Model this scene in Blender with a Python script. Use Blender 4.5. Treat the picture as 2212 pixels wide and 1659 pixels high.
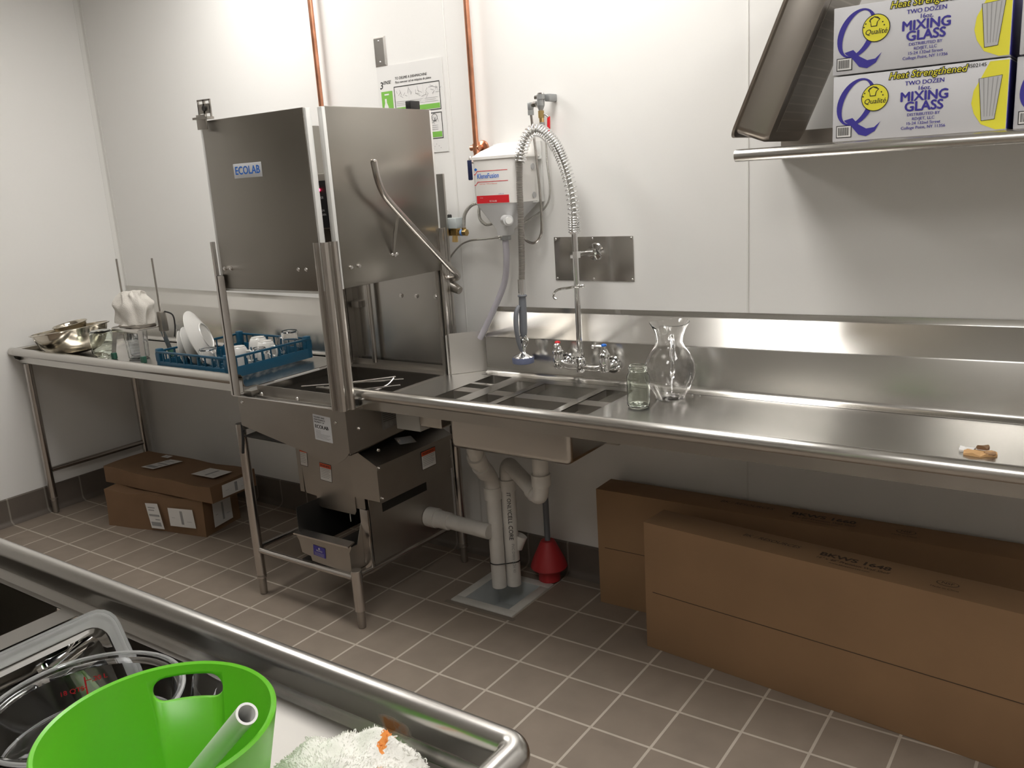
import bpy, bmesh, math, random
from mathutils import Vector, Matrix, noise
PI = math.pi
random.seed(7)
for o in list(bpy.data.objects): bpy.data.objects.remove(o)
scene = bpy.context.scene
COL = scene.collection

# ------------------------------------------------------------------ camera, world, lamps, exposure
cd = bpy.data.cameras.new('camera'); cam = bpy.data.objects.new('camera', cd); COL.objects.link(cam)
cd.sensor_width = 36.0; cd.lens = 30.668; cd.clip_start = 0.02; cd.clip_end = 50
_r = Vector((0.81977, 0.56921, -0.06301)); _d = Vector((0.08227, -0.22593, -0.97066)); _f = Vector((-0.56675, 0.79054, -0.23204))
m = Matrix.Identity(4)
for i in range(3):
    m[i][0] = _r[i]; m[i][1] = -_d[i]; m[i][2] = -_f[i]
m[0][3], m[1][3], m[2][3] = 4.88211, -2.92726, 1.67593
cam.matrix_world = m
scene.camera = cam
w = bpy.data.worlds.new('world'); scene.world = w; w.use_nodes = True
w.node_tree.nodes['Background'].inputs[0].default_value = (0.9, 0.92, 1.0, 1)
w.node_tree.nodes['Background'].inputs[1].default_value = 0.02
vs = scene.view_settings
vs.view_transform = 'Standard'; vs.look = 'None'; vs.gamma = 1; vs.use_curve_mapping = False
vs.exposure = EXPOSURE = 0.68
LAMP = 9.0
CEIL = 3.0
LAMPS = [(3.31, -0.74, LAMP, 'fluorescent ceiling troffer above the pre-rinse sink counter'),
         (1.62, -0.90, LAMP*1.05, 'fluorescent ceiling troffer above the dish table by the left wall'),
         (4.30, -3.10, LAMP*0.70, 'fluorescent ceiling troffer above the foreground sink and the camera side'),
         (5.50, -1.30, LAMP*0.90, 'added ceiling troffer out of view at the right, brightening the wall shelf')]  # extra unseen lamp, added to brighten the shelf and the wall below it

# ------------------------------------------------------------------ materials
MATS = {}
def nodes_of(mt):
    mt.use_nodes = True
    nt = mt.node_tree
    return nt, nt.nodes['Principled BSDF'], nt.nodes, nt.links
def plain(name, col, rough=0.5, metal=0.0, bump=0.0, bscale=60, var=0.0, vscale=8, coat=0.0, sss=0.0, spec=None):
    if name in MATS: return MATS[name]
    mt = bpy.data.materials.new(name); MATS[name] = mt
    nt, b, N, L = nodes_of(mt)
    b.inputs['Base Color'].default_value = (*col, 1)
    b.inputs['Roughness'].default_value = rough
    b.inputs['Metallic'].default_value = metal
    if coat: b.inputs['Coat Weight'].default_value = coat; b.inputs['Coat Roughness'].default_value = 0.1
    if spec is not None: b.inputs['Specular IOR Level'].default_value = spec
    if sss:
        b.inputs['Subsurface Weight'].default_value = sss; b.inputs['Subsurface Radius'].default_value = (0.02, 0.02, 0.02)
    tc = N.new('ShaderNodeTexCoord')
    nz = N.new('ShaderNodeTexNoise'); nz.inputs['Scale'].default_value = vscale; nz.inputs['Detail'].default_value = 5
    L.new(tc.outputs['Object'], nz.inputs['Vector'])
    if var:
        mx = N.new('ShaderNodeMixRGB'); mx.blend_type = 'MULTIPLY'
        mr = N.new('ShaderNodeMapRange'); mr.inputs['From Min'].default_value = 0.3; mr.inputs['From Max'].default_value = 0.7
        mr.inputs['To Min'].default_value = 1 - var; mr.inputs['To Max'].default_value = 1 + var * 0.3
        L.new(nz.outputs['Fac'], mr.inputs['Value'])
        mx.inputs['Fac'].default_value = 1; mx.inputs['Color1'].default_value = (*col, 1)
        L.new(mr.outputs['Result'], mx.inputs['Color2']); L.new(mx.outputs['Color'], b.inputs['Base Color'])
    if bump:
        n2 = N.new('ShaderNodeTexNoise'); n2.inputs['Scale'].default_value = bscale; n2.inputs['Detail'].default_value = 3
        L.new(tc.outputs['Object'], n2.inputs['Vector'])
        bp = N.new('ShaderNodeBump'); bp.inputs['Strength'].default_value = bump; bp.inputs['Distance'].default_value = 0.01
        L.new(n2.outputs['Fac'], bp.inputs['Height']); L.new(bp.outputs['Normal'], b.inputs['Normal'])
    return mt
def steel(name, tangent=(0, 1, 1), rough=0.28, col=(0.60, 0.575, 0.54), aniso=0.7, smudge=0.03, sscale=3.0):
    """brushed stainless steel; the grain stretches reflections along the tangent"""
    if name in MATS: return MATS[name]
    mt = bpy.data.materials.new(name); MATS[name] = mt
    nt, b, N, L = nodes_of(mt)
    b.inputs['Metallic'].default_value = 1
    b.inputs['Anisotropic'].default_value = aniso
    cv = N.new('ShaderNodeCombineXYZ')
    for i in range(3): cv.inputs[i].default_value = tangent[i]
    L.new(cv.outputs[0], b.inputs['Tangent'])
    tc = N.new('ShaderNodeTexCoord')
    nz = N.new('ShaderNodeTexNoise'); nz.inputs['Scale'].default_value = sscale; nz.inputs['Detail'].default_value = 1; nz.inputs['Roughness'].default_value = 0.4
    L.new(tc.outputs['Object'], nz.inputs['Vector'])
    mr = N.new('ShaderNodeMapRange'); mr.inputs['From Min'].default_value = 0.1; mr.inputs['From Max'].default_value = 0.9
    mr.inputs['To Min'].default_value = max(0.04, rough - smudge); mr.inputs['To Max'].default_value = rough + smudge
    L.new(nz.outputs['Fac'], mr.inputs['Value']); L.new(mr.outputs['Result'], b.inputs['Roughness'])
    mc = N.new('ShaderNodeMapRange'); mc.inputs['From Min'].default_value = 0.1; mc.inputs['From Max'].default_value = 0.9
    mc.inputs['To Min'].default_value = 0.94; mc.inputs['To Max'].default_value = 1.02
    n2 = N.new('ShaderNodeTexNoise'); n2.inputs['Scale'].default_value = sscale * 2.3; n2.inputs['Detail'].default_value = 2
    L.new(tc.outputs['Object'], n2.inputs['Vector']); L.new(n2.outputs['Fac'], mc.inputs['Value'])
    mx = N.new('ShaderNodeMixRGB'); mx.blend_type = 'MULTIPLY'; mx.inputs['Fac'].default_value = 1
    mx.inputs['Color1'].default_value = (*col, 1); L.new(mc.outputs['Result'], mx.inputs['Color2'])
    L.new(mx.outputs['Color'], b.inputs['Base Color'])
    n3 = N.new('ShaderNodeTexNoise'); n3.inputs['Scale'].default_value = 2.2; n3.inputs['Detail'].default_value = 2
    L.new(tc.outputs['Object'], n3.inputs['Vector'])
    bp = N.new('ShaderNodeBump'); bp.inputs['Strength'].default_value = 0.0; bp.inputs['Distance'].default_value = 0.01
    L.new(n3.outputs['Fac'], bp.inputs['Height']); L.new(bp.outputs['Normal'], b.inputs['Normal'])
    return mt
def glassy(name, col=(1, 1, 1), rough=0.0, ior=1.45):
    if name in MATS: return MATS[name]
    mt = bpy.data.materials.new(name); MATS[name] = mt
    nt, b, N, L = nodes_of(mt)
    b.inputs['Base Color'].default_value = (*col, 1); b.inputs['Roughness'].default_value = rough
    b.inputs['Transmission Weight'].default_value = 1; b.inputs['IOR'].default_value = ior
    return mt
def emit(name, col, st):
    if name in MATS: return MATS[name]
    mt = bpy.data.materials.new(name); MATS[name] = mt
    nt, b, N, L = nodes_of(mt)
    b.inputs['Base Color'].default_value = (*col, 1)
    b.inputs['Emission Color'].default_value = (*col, 1); b.inputs['Emission Strength'].default_value = st
    return mt
def tile_mat(name, axes, off, tile, grout, mortar=0.0045, w=0.2032, h=0.2032):
    """square quarry tiles; axes picks which object axes run along the rows"""
    mt = bpy.data.materials.new(name); MATS[name] = mt
    nt, b, N, L = nodes_of(mt)
    tc = N.new('ShaderNodeTexCoord'); sp = N.new('ShaderNodeSeparateXYZ'); cb = N.new('ShaderNodeCombineXYZ')
    L.new(tc.outputs['Object'], sp.inputs[0])
    for k in range(2):
        ad = N.new('ShaderNodeMath'); ad.operation = 'ADD'; ad.inputs[1].default_value = off[k]
        L.new(sp.outputs[axes[k]], ad.inputs[0]); L.new(ad.outputs[0], cb.inputs[k])
    br = N.new('ShaderNodeTexBrick'); br.offset = 0; br.squash = 1
    br.inputs['Scale'].default_value = 1; br.inputs['Brick Width'].default_value = w; br.inputs['Row Height'].default_value = h
    br.inputs['Mortar Size'].default_value = mortar; br.inputs['Mortar Smooth'].default_value = 0.1; br.inputs['Bias'].default_value = 0
    br.inputs['Color1'].default_value = (*tile, 1); br.inputs['Color2'].default_value = (tile[0]*.93, tile[1]*.93, tile[2]*.93, 1)
    br.inputs['Mortar'].default_value = (*grout, 1)
    L.new(cb.outputs[0], br.inputs['Vector'])
    nz = N.new('ShaderNodeTexNoise'); nz.inputs['Scale'].default_value = 9; nz.inputs['Detail'].default_value = 7
    L.new(tc.outputs['Object'], nz.inputs['Vector'])
    mr = N.new('ShaderNodeMapRange'); mr.inputs['From Min'].default_value = 0.3; mr.inputs['From Max'].default_value = 0.7
    mr.inputs['To Min'].default_value = 0.9; mr.inputs['To Max'].default_value = 1.06
    L.new(nz.outputs['Fac'], mr.inputs['Value'])
    mx = N.new('ShaderNodeMixRGB'); mx.blend_type = 'MULTIPLY'; mx.inputs['Fac'].default_value = 1
    L.new(br.outputs['Color'], mx.inputs['Color1']); L.new(mr.outputs['Result'], mx.inputs['Color2'])
    L.new(mx.outputs['Color'], b.inputs['Base Color'])
    b.inputs['Roughness'].default_value = 0.55
    bp = N.new('ShaderNodeBump'); bp.inputs['Strength'].default_value = 0.5; bp.inputs['Distance'].default_value = 0.002; bp.invert = True
    L.new(br.outputs['Fac'], bp.inputs['Height']); L.new(bp.outputs['Normal'], b.inputs['Normal'])
    return mt

M_wall = plain('wall_panel_white', (0.80, 0.79, 0.765), 0.32, bump=0.06, bscale=35)
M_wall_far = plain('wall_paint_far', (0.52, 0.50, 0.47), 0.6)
M_trim = plain('trim_white', (0.76, 0.75, 0.72), 0.35)
M_ceil = plain('ceiling_tile', (0.72, 0.71, 0.68), 0.8, bump=0.2, bscale=120)
TILE = (0.262, 0.213, 0.170); GROUT = (0.50, 0.44, 0.37)
M_floor = tile_mat('floor_tile', (0, 1), (-3.433 + 0.2032*40, 0.28 + 0.2032*40), TILE, GROUT)
M_base_b = tile_mat('base_tile_back', (0, 2), (-3.433 + 0.2032*40, 0.2032*40 + 0.02), (0.13, 0.108, 0.09), (0.24, 0.215, 0.185), h=0.4064)
M_base_l = tile_mat('base_tile_left', (1, 2), (0.28 + 0.2032*40, 0.2032*40 + 0.02), (0.13, 0.108, 0.09), (0.24, 0.215, 0.185), h=0.4064)
S_counter = steel('steel_counter', (0, 1, 1), 0.24, (0.60, 0.585, 0.555))
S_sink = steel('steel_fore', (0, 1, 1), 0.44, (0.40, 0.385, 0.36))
S_hood = steel('steel_hood', (1, 1, 0), 0.30, (0.335, 0.315, 0.285), aniso=0.6, sscale=1.5)
S_dull = steel('steel_dull', (1, 1, 0), 0.40, (0.42, 0.395, 0.36), aniso=0.3, sscale=6)
S_tube = steel('steel_tube', (0, 0, 1), 0.25, (0.55, 0.52, 0.49), aniso=0.2, sscale=10)
S_basin_shaded = steel('steel_basin_shaded', (0, 0, 1), 0.36, (0.24, 0.22, 0.19), aniso=0.2)  # darker than the deck steel: shade inside the basins is put into this colour
S_bright = steel('steel_bright', (0, 1, 1), 0.2, (0.72, 0.70, 0.67), aniso=0.2)
S_plate = steel('steel_plate', (0, 0, 1), 0.25, (0.55, 0.53, 0.50), aniso=0.75)
S_bowl = steel('steel_bowl', (0, 0, 1), 0.13, (0.66, 0.61, 0.52), aniso=0.3)
S_pan = steel('steel_pan', (0, 1, 1), 0.34, (0.45, 0.415, 0.375), aniso=0.3)
M_chrome = plain('chrome', (0.80, 0.80, 0.80), 0.06, 1.0)
M_bolt = plain('bolt_steel', (0.72, 0.70, 0.68), 0.25, 1.0)
M_copper = plain('copper', (0.72, 0.33, 0.20), 0.28, 1.0, var=0.35, vscale=14)
M_brass = plain('brass', (0.66, 0.47, 0.20), 0.28, 1.0, var=0.2)
M_castgrey = plain('cast_grey', (0.36, 0.37, 0.37), 0.4, 0.6)
M_black = plain('black_plastic', (0.012, 0.012, 0.013), 0.4)
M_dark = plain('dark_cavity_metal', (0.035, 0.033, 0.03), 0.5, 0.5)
M_white = plain('white_plastic', (0.78, 0.78, 0.76), 0.35)
M_pvc = plain('pvc_white', (0.70, 0.68, 0.64), 0.35, var=0.12, vscale=12)
M_paper = plain('paper_white', (0.74, 0.73, 0.71), 0.5)
M_sticker = plain('sticker_grey', (0.60, 0.61, 0.63), 0.4)
M_ink = plain('ink_black', (0.015, 0.015, 0.015), 0.5)
M_inkgrey = plain('ink_grey', (0.33, 0.33, 0.33), 0.5)
M_ltgrey = plain('print_light_grey', (0.50, 0.50, 0.50), 0.5)
M_green = plain('print_green', (0.20, 0.48, 0.08), 0.4)
M_red = plain('print_red', (0.68, 0.02, 0.03), 0.4)
M_orange = plain('print_orange', (0.72, 0.10, 0.03), 0.4)
M_blue = plain('print_blue', (0.02, 0.16, 0.62), 0.4)
M_navy = plain('print_navy', (0.045, 0.035, 0.30), 0.45)
M_yellow = plain('print_yellow', (0.80, 0.74, 0.05), 0.45)
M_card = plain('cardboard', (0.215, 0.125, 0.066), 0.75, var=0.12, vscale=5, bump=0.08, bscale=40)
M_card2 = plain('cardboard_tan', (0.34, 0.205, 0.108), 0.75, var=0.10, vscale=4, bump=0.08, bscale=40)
M_cardink = plain('cardboard_ink', (0.07, 0.045, 0.03), 0.7)
M_tape = plain('packing_tape', (0.24, 0.13, 0.06), 0.25)
M_boxwhite = plain('carton_white', (0.62, 0.62, 0.64), 0.55)
M_rack = plain('rack_blue', (0.008, 0.075, 0.14), 0.35)
M_plrim = plain('clear_rim_plastic', (0.92, 0.93, 0.93), 0.22); M_plrim.node_tree.nodes['Principled BSDF'].inputs['Transmission Weight'].default_value = 0.75
M_china = plain('china_white', (0.74, 0.73, 0.70), 0.12, coat=0.5)
M_glass = glassy('clear_glass')
M_glass_g = glassy('jar_glass', (0.93, 0.97, 0.92))
M_clear = glassy('clear_plastic', (0.96, 0.97, 0.98), 0.03, 1.35)
M_frost = plain('frosted_plastic', (0.82, 0.80, 0.77), 0.35, sss=0.3)
M_frost2 = plain('frosted_cone', (0.62, 0.62, 0.62), 0.3, sss=0.3)
M_rubber = plain('grey_rubber', (0.17, 0.18, 0.20), 0.45)
M_bumper = plain('blue_grey_bumper', (0.13, 0.15, 0.24), 0.5)
M_gfoot = plain('green_rubber', (0.02, 0.09, 0.06), 0.5)
M_lime = plain('lime_plastic', (0.16, 0.58, 0.03), 0.32, sss=0.35, var=0.06, vscale=5)
M_rag = plain('rag_cotton', (0.62, 0.59, 0.54), 0.95, bump=0.4, bscale=220)
M_maroon = plain('plunger_red', (0.42, 0.025, 0.03), 0.5)
M_stone = plain('drain_white', (0.62, 0.61, 0.57), 0.45, var=0.15, vscale=9)
M_drainbowl = plain('drain_bowl_grey', (0.50, 0.53, 0.53), 0.12, var=0.15, vscale=6)
M_hose = plain('braided_hose', (0.45, 0.44, 0.41), 0.35, 0.9, bump=0.5, bscale=300)
M_clearhose = plain('clear_vinyl_hose', (0.50, 0.48, 0.53), 0.2)
M_tan_inner = plain('torn_card_inner', (0.55, 0.33, 0.15), 0.8)
M_crumb = plain('food_crumb', (0.75, 0.73, 0.70), 0.6)

# ------------------------------------------------------------------ mesh builder
class MB:
    def __init__(s): s.v = []; s.f = []; s.m = []; s.mats = []
    def mi(s, mat):
        if mat is None: return 0
        if mat not in s.mats: s.mats.append(mat)
        return s.mats.index(mat)
    def add(s, vs, fs, mat=None, mtx=None):
        o = len(s.v); k = s.mi(mat)
        for p in vs:
            p = Vector(p)
            s.v.append(mtx @ p if mtx is not None else p)
        for f in fs: s.f.append(tuple(i + o for i in f)); s.m.append(k)
        return s
    def box(s, x0, x1, y0, y1, z0, z1, mat=None, r=0, mtx=None, seg=2):
        if r <= 0:
            vs = [(x, y, z) for x in (x0, x1) for y in (y0, y1) for z in (z0, z1)]
            fs = [(0, 1, 3, 2), (4, 6, 7, 5), (0, 4, 5, 1), (2, 3, 7, 6), (0, 2, 6, 4), (1, 5, 7, 3)]
            return s.add(vs, fs, mat, mtx)
        bm = bmesh.new(); bmesh.ops.create_cube(bm, size=1)
        for v in bm.verts:
            v.co = Vector(((x0+x1)/2 + v.co.x*(x1-x0), (y0+y1)/2 + v.co.y*(y1-y0), (z0+z1)/2 + v.co.z*(z1-z0)))
        r = min(r, abs(x1-x0)*.49, abs(y1-y0)*.49, abs(z1-z0)*.49)
        bmesh.ops.bevel(bm, geom=bm.edges[:], offset=r, segments=seg, affect='EDGES', profile=0.5)
        bm.verts.index_update()
        s.add([v.co.copy() for v in bm.verts], [tuple(v.index for v in f.verts) for f in bm.faces], mat, mtx); bm.free()
        return s
    def cyl(s, a, b, r0, r1=None, seg=20, mat=None, mtx=None, cap=True):
        a = Vector(a); b = Vector(b); r1 = r0 if r1 is None else r1
        d = (b - a).normalized(); u = d.orthogonal().normalized(); w_ = d.cross(u)
        vs = []; fs = []
        for p, r in ((a, r0), (b, r1)):
            for i in range(seg):
                t = 2*PI*i/seg; vs.append(p + (u*math.cos(t) + w_*math.sin(t))*r)
        for i in range(seg):
            j = (i+1) % seg; fs.append((i, j, seg+j, seg+i))
        if cap: fs.append(tuple(range(seg-1, -1, -1))); fs.append(tuple(range(seg, 2*seg)))
        return s.add(vs, fs, mat, mtx)
    def tube(s, pts, r, seg=12, mat=None, mtx=None, cap=True, smooth=0, radii=None):
        pts = [Vector(p) for p in pts]
        if smooth:
            pts, radii = spline(pts, smooth, radii)
        n = len(pts); ds = []
        for i in range(n):
            a = pts[max(0, i-1)]; b = pts[min(n-1, i+1)]; ds.append((b-a).normalized())
        u = ds[0].orthogonal().normalized(); vs = []; fs = []
        for i in range(n):
            d = ds[i]; u = (u - d*u.dot(d)).normalized(); w_ = d.cross(u)
            rr = radii[i] if radii else r
            # widen at bends so tubes keep their section
            for k in range(seg):
                t = 2*PI*k/seg; vs.append(pts[i] + (u*math.cos(t) + w_*math.sin(t))*rr)
        for i in range(n-1):
            for k in range(seg):
                j = (k+1) % seg; fs.append((i*seg+k, i*seg+j, (i+1)*seg+j, (i+1)*seg+k))
        if cap: fs.append(tuple(range(seg-1, -1, -1))); fs.append(tuple(range((n-1)*seg, n*seg)))
        return s.add(vs, fs, mat, mtx)
    def lathe(s, prof, c=(0, 0, 0), seg=40, mat=None, mtx=None, sx=1, sy=1):
        c = Vector(c); vs = []; fs = []; n = len(prof)
        for (r, z) in prof:
            for i in range(seg):
                t = 2*PI*i/seg; vs.append(c + Vector((r*sx*math.cos(t), r*sy*math.sin(t), z)))
        for k in range(n-1):
            for i in range(seg):
                j = (i+1) % seg; fs.append((k*seg+i, k*seg+j, (k+1)*seg+j, (k+1)*seg+i))
        if prof[0][0] > 1e-6: pass
        return s.add(vs, fs, mat, mtx)
    def disc(s, c, r, nrm=(0, 0, 1), seg=28, mat=None, ry=None):
        c = Vector(c); d = Vector(nrm).normalized(); u = d.orthogonal().normalized(); w_ = d.cross(u); ry = ry or r
        vs = [c + u*math.cos(2*PI*i/seg)*r + w_*math.sin(2*PI*i/seg)*ry for i in range(seg)]
        return s.add(vs, [tuple(range(seg))], mat)
    def poly(s, pts, mat=None, mtx=None): return s.add(pts, [tuple(range(len(pts)))], mat, mtx)
    def prism(s, poly, axis, a0, a1, mat=None, mtx=None):
        """2-D polygon extruded along axis ('x': poly=(y,z); 'y': (x,z); 'z': (x,y))"""
        def P(q, a): return {'x': (a, q[0], q[1]), 'y': (q[0], a, q[1]), 'z': (q[0], q[1], a)}[axis]
        n = len(poly); vs = [P(q, a0) for q in poly] + [P(q, a1) for q in poly]
        fs = [(i, (i+1) % n, n+(i+1) % n, n+i) for i in range(n)] + [tuple(range(n-1, -1, -1)), tuple(range(n, 2*n))]
        return s.add(vs, fs, mat, mtx)
    def sheet(s, prof, axis, a0, a1, th=0.0025, mat=None, prof1=None, mtx=None):
        """open profile polyline extruded along an axis and given thickness"""
        def off(pr):
            n = len(pr); out = []
            for i in range(n):
                a = Vector(pr[max(0, i-1)]); b = Vector(pr[min(n-1, i+1)]); t = (b-a); t = t/ max(t.length, 1e-9)
                out.append((pr[i][0] - t.y*th, pr[i][1] + t.x*th))
            return out
        p1 = prof1 or prof
        q0 = list(prof) + off(prof)[::-1]; q1 = list(p1) + off(p1)[::-1]
        def P(q, a): return {'x': (a, q[0], q[1]), 'y': (q[0], a, q[1]), 'z': (q[0], q[1], a)}[axis]
        n = len(q0); vs = [P(q, a0) for q in q0] + [P(q, a1) for q in q1]
        fs = [(i, (i+1) % n, n+(i+1) % n, n+i) for i in range(n)]
        h = n//2
        for i in range(h-1):
            fs.append((i+1, i, n-1-i, n-2-i)); fs.append((n+i, n+i+1, 2*n-2-i, 2*n-1-i))
        return s.add(vs, fs, mat, mtx)
    def sphere(s, c, r, mat=None, seg=16, rings=10, sc=(1, 1, 1)):
        c = Vector(c); vs = [c + Vector((0, 0, r*sc[2]))]; fs = []
        for k in range(1, rings):
            ph = PI*k/rings
            for i in range(seg):
                t = 2*PI*i/seg
                vs.append(c + Vector((r*sc[0]*math.sin(ph)*math.cos(t), r*sc[1]*math.sin(ph)*math.sin(t), r*sc[2]*math.cos(ph))))
        vs.append(c - Vector((0, 0, r*sc[2])))
        for i in range(seg): fs.append((0, 1+i, 1+(i+1) % seg))
        for k in range(rings-2):
            for i in range(seg):
                j = (i+1) % seg; a = 1+k*seg; fs.append((a+i, a+seg+i, a+seg+j, a+j))
        a = 1+(rings-2)*seg; e = len(vs)-1
        for i in range(seg): fs.append((a+i, e, a+(i+1) % seg))
        return s.add(vs, fs, mat)
    def torus(s, c, R_, r, nrm=(0, 0, 1), seg=32, rs=8, mat=None):
        d = Vector(nrm).normalized(); u = d.orthogonal().normalized(); w_ = d.cross(u); c = Vector(c); vs = []; fs = []
        for i in range(seg):
            t = 2*PI*i/seg; rad = u*math.cos(t) + w_*math.sin(t)
            for k in range(rs):
                q = 2*PI*k/rs; vs.append(c + rad*(R_ + r*math.cos(q)) + d*r*math.sin(q))
        for i in range(seg):
            for k in range(rs):
                i2 = (i+1) % seg; k2 = (k+1) % rs; fs.append((i*rs+k, i2*rs+k, i2*rs+k2, i*rs+k2))
        return s.add(vs, fs, mat)
    def text(s, txt, size, mtx, mat, bold=0.0, shear=0.0, align='CENTER', squash=1.0, space=1.0):
        cu = bpy.data.curves.new('t', 'FONT'); cu.body = txt; cu.size = size; cu.offset = bold*size if bold >= .07 else 0; cu.shear = shear
        cu.align_x = align; cu.align_y = 'CENTER'; cu.resolution_u = 3; cu.space_character = space
        ob = bpy.data.objects.new('t', cu); COL.objects.link(ob)
        dg = bpy.context.evaluated_depsgraph_get(); me = ob.evaluated_get(dg).to_mesh()
        sh = [(0, 0)] if (bold <= .005 or bold >= .07) else [(0, 0), (bold*size*.8, 0), (-bold*size*.8, 0)] + ([(0, bold*size*.6), (0, -bold*size*.6)] if size > .02 else [])
        for q, (dx, dy) in enumerate(sh): s.add([(v.co.x*squash+dx, v.co.y+dy, .00002*q) for v in me.vertices], [tuple(p.vertices) for p in me.polygons], mat, mtx)
        ob.evaluated_get(dg).to_mesh_clear()
        bpy.data.objects.remove(ob); bpy.data.curves.remove(cu)
        return s
    def xf(s, mtx):
        s.v = [mtx @ p for p in s.v]; return s
    def merge(s, o, mtx=None):
        base = len(s.v)
        for p in o.v: s.v.append(mtx @ p if mtx is not None else p.copy())
        for f, k in zip(o.f, o.m):
            s.f.append(tuple(i+base for i in f)); s.m.append(s.mi(o.mats[k]) if o.mats else 0)
        return s
    def build(s, name, mat=None, parent=None, loc=None, angle=35, wn=False, local=False, sub=0):
        if mat is not None:
            if not s.mats: s.mats = [mat]
        org = Vector((0, 0, 0))
        if parent is not None and not local: org = Vector(parent.get('_o', (0, 0, 0)))
        if parent is None:
            if loc is None:
                xs = [p.x for p in s.v]; ys = [p.y for p in s.v]; zs = [p.z for p in s.v]
                loc = ((min(xs)+max(xs))/2, (min(ys)+max(ys))/2, min(zs))
            org = Vector(loc)
        me = bpy.data.meshes.new(name)
        me.from_pydata([tuple(p - org) for p in s.v], [], s.f)
        for mt in s.mats: me.materials.append(mt)
        me.polygons.foreach_set('material_index', s.m)
        bm = bmesh.new(); bm.from_mesh(me); bmesh.ops.recalc_face_normals(bm, faces=bm.faces); bm.to_mesh(me); bm.free()
        me.shade_smooth()
        if angle < 180: me.set_sharp_from_angle(angle=math.radians(angle))
        me.update()
        o = bpy.data.objects.new(name, me); COL.objects.link(o)
        if parent is not None: o.parent = parent; o['_o'] = tuple(org)
        else: o.location = org
        if sub:
            md = o.modifiers.new('sub', 'SUBSURF'); md.levels = sub; md.render_levels = sub
        return o
def spline(pts, k, radii=None):
    out = []; ro = []; n = len(pts)
    for i in range(n-1):
        p0 = pts[max(0, i-1)]; p1 = pts[i]; p2 = pts[i+1]; p3 = pts[min(n-1, i+2)]
        for j in range(k):
            t = j/k
            out.append(0.5*((2*p1) + (p2-p0)*t + (2*p0-5*p1+4*p2-p3)*t*t + (3*p1-p0-3*p2+p3)*t*t*t))
            if radii: ro.append(radii[i]*(1-t)+radii[i+1]*t)
    out.append(pts[-1]); 
    if radii: ro.append(radii[-1])
    return out, (ro if radii else None)
def arc(cx, cy, r, a0, a1, n=6):
    return [(cx + r*math.cos(math.radians(a0+(a1-a0)*i/n)), cy + r*math.sin(math.radians(a0+(a1-a0)*i/n))) for i in range(n+1)]
def thing(name, label, cat, loc, group=None, rz=0.0):
    o = bpy.data.objects.new(name, None); COL.objects.link(o); o.empty_display_size = 0.05
    o.location = loc; o.rotation_euler = (0, 0, rz); o['label'] = label; o['category'] = cat; o['_o'] = tuple(loc)
    if group: o['group'] = group
    return o
def tag(o, label, cat, group=None, kind=None):
    o['label'] = label; o['category'] = cat
    if group: o['group'] = group
    if kind: o['kind'] = kind
    return o
def struct(o): o['kind'] = 'structure'; return o
def facing(origin, xdir, ydir):
    """matrix whose local x,y lie on a surface; used for print and stickers"""
    x = Vector(xdir).normalized(); y = Vector(ydir).normalized(); z = x.cross(y)
    m_ = Matrix.Identity(4)
    for i in range(3): m_[i][0] = x[i]; m_[i][1] = y[i]; m_[i][2] = z[i]; m_[i][3] = origin[i]
    return m_
def rect(mb, mtx, x0, x1, y0, y1, mat, z=0.0): mb.add([(x0, y0, z), (x1, y0, z), (x1, y1, z), (x0, y1, z)], [(0, 1, 2, 3)], mat, mtx)
def T(z=0.0, x=0.0, y=0.0): return Matrix.Translation((x, y, z))

# ------------------------------------------------------------------ the room
RX1, RY0 = 6.6, -4.6
DX0, DX1, DY0, DY1 = 2.735, 3.005, -0.418, -0.138        # hole in the floor for the floor sink
mb = MB()
for (a, b, c, d) in ((-.1, RX1, RY0, DY0), (-.1, DX0, DY0, DY1), (DX1, RX1, DY0, DY1), (-.1, RX1, DY1, .1)):
    mb.box(a, b, c, d, -0.12, 0.0)
struct(mb.build('floor', M_floor, loc=(0, 0, 0)))
struct(MB().box(-.1, RX1+.1, 0, .1, 0, CEIL).build('wall_back', M_wall, loc=(0, 0, 0)))
struct(MB().box(-.1, 0, RY0, .1, 0, CEIL).build('wall_left', M_wall, loc=(0, 0, 0)))
struct(MB().box(RX1, RX1+.1, RY0, .1, 0, CEIL).build('wall_right', M_wall_far, loc=(0, 0, 0)))
struct(MB().box(-.1, RX1+.1, RY0-.1, RY0, 0, CEIL).build('wall_front', M_wall_far, loc=(0, 0, 0)))
struct(MB().box(-.1, RX1+.1, RY0-.1, .1, CEIL, CEIL+.1).build('ceiling', M_ceil, loc=(0, 0, CEIL)))
pr = [(-0.001, 0.146), (-0.006, 0.146), (-0.011, 0.141), (-0.011, 0.03)] + arc(-0.036, 0.03-.0, 0.025, 0, -75, 5)[1:] + [(-0.036, 0.0012), (-0.001, 0.0012)]
struct(MB().prism(pr, 'x', 0.0, RX1).build('baseboard_back', M_base_b, loc=(0, 0, 0)))
prl = [(-p[0], p[1]) for p in pr]
struct(MB().prism(prl, 'y', RY0, -0.0).build('baseboard_left', M_base_l, loc=(0, 0, 0)))
for i, x in enumerate((2.567, 3.815)):
    struct(MB().box(x-.006, x+.0015, -.0022, 0, .146, CEIL, r=.0008).build('trim_%d' % (i+1), M_trim, loc=(x, 0, .146)))
cp = [(0, 0), (0.028, 0), (0.028, -0.002), (0.006, -0.0035), (0.0035, -0.006), (0.002, -0.028), (0, -0.028)]
struct(MB().prism(cp, 'z', .146, CEIL).build('trim_3', M_trim, loc=(0, 0, .146)))
M_lampframe = plain('lamp_frame', (0.75, 0.75, 0.73), 0.5)
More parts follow.
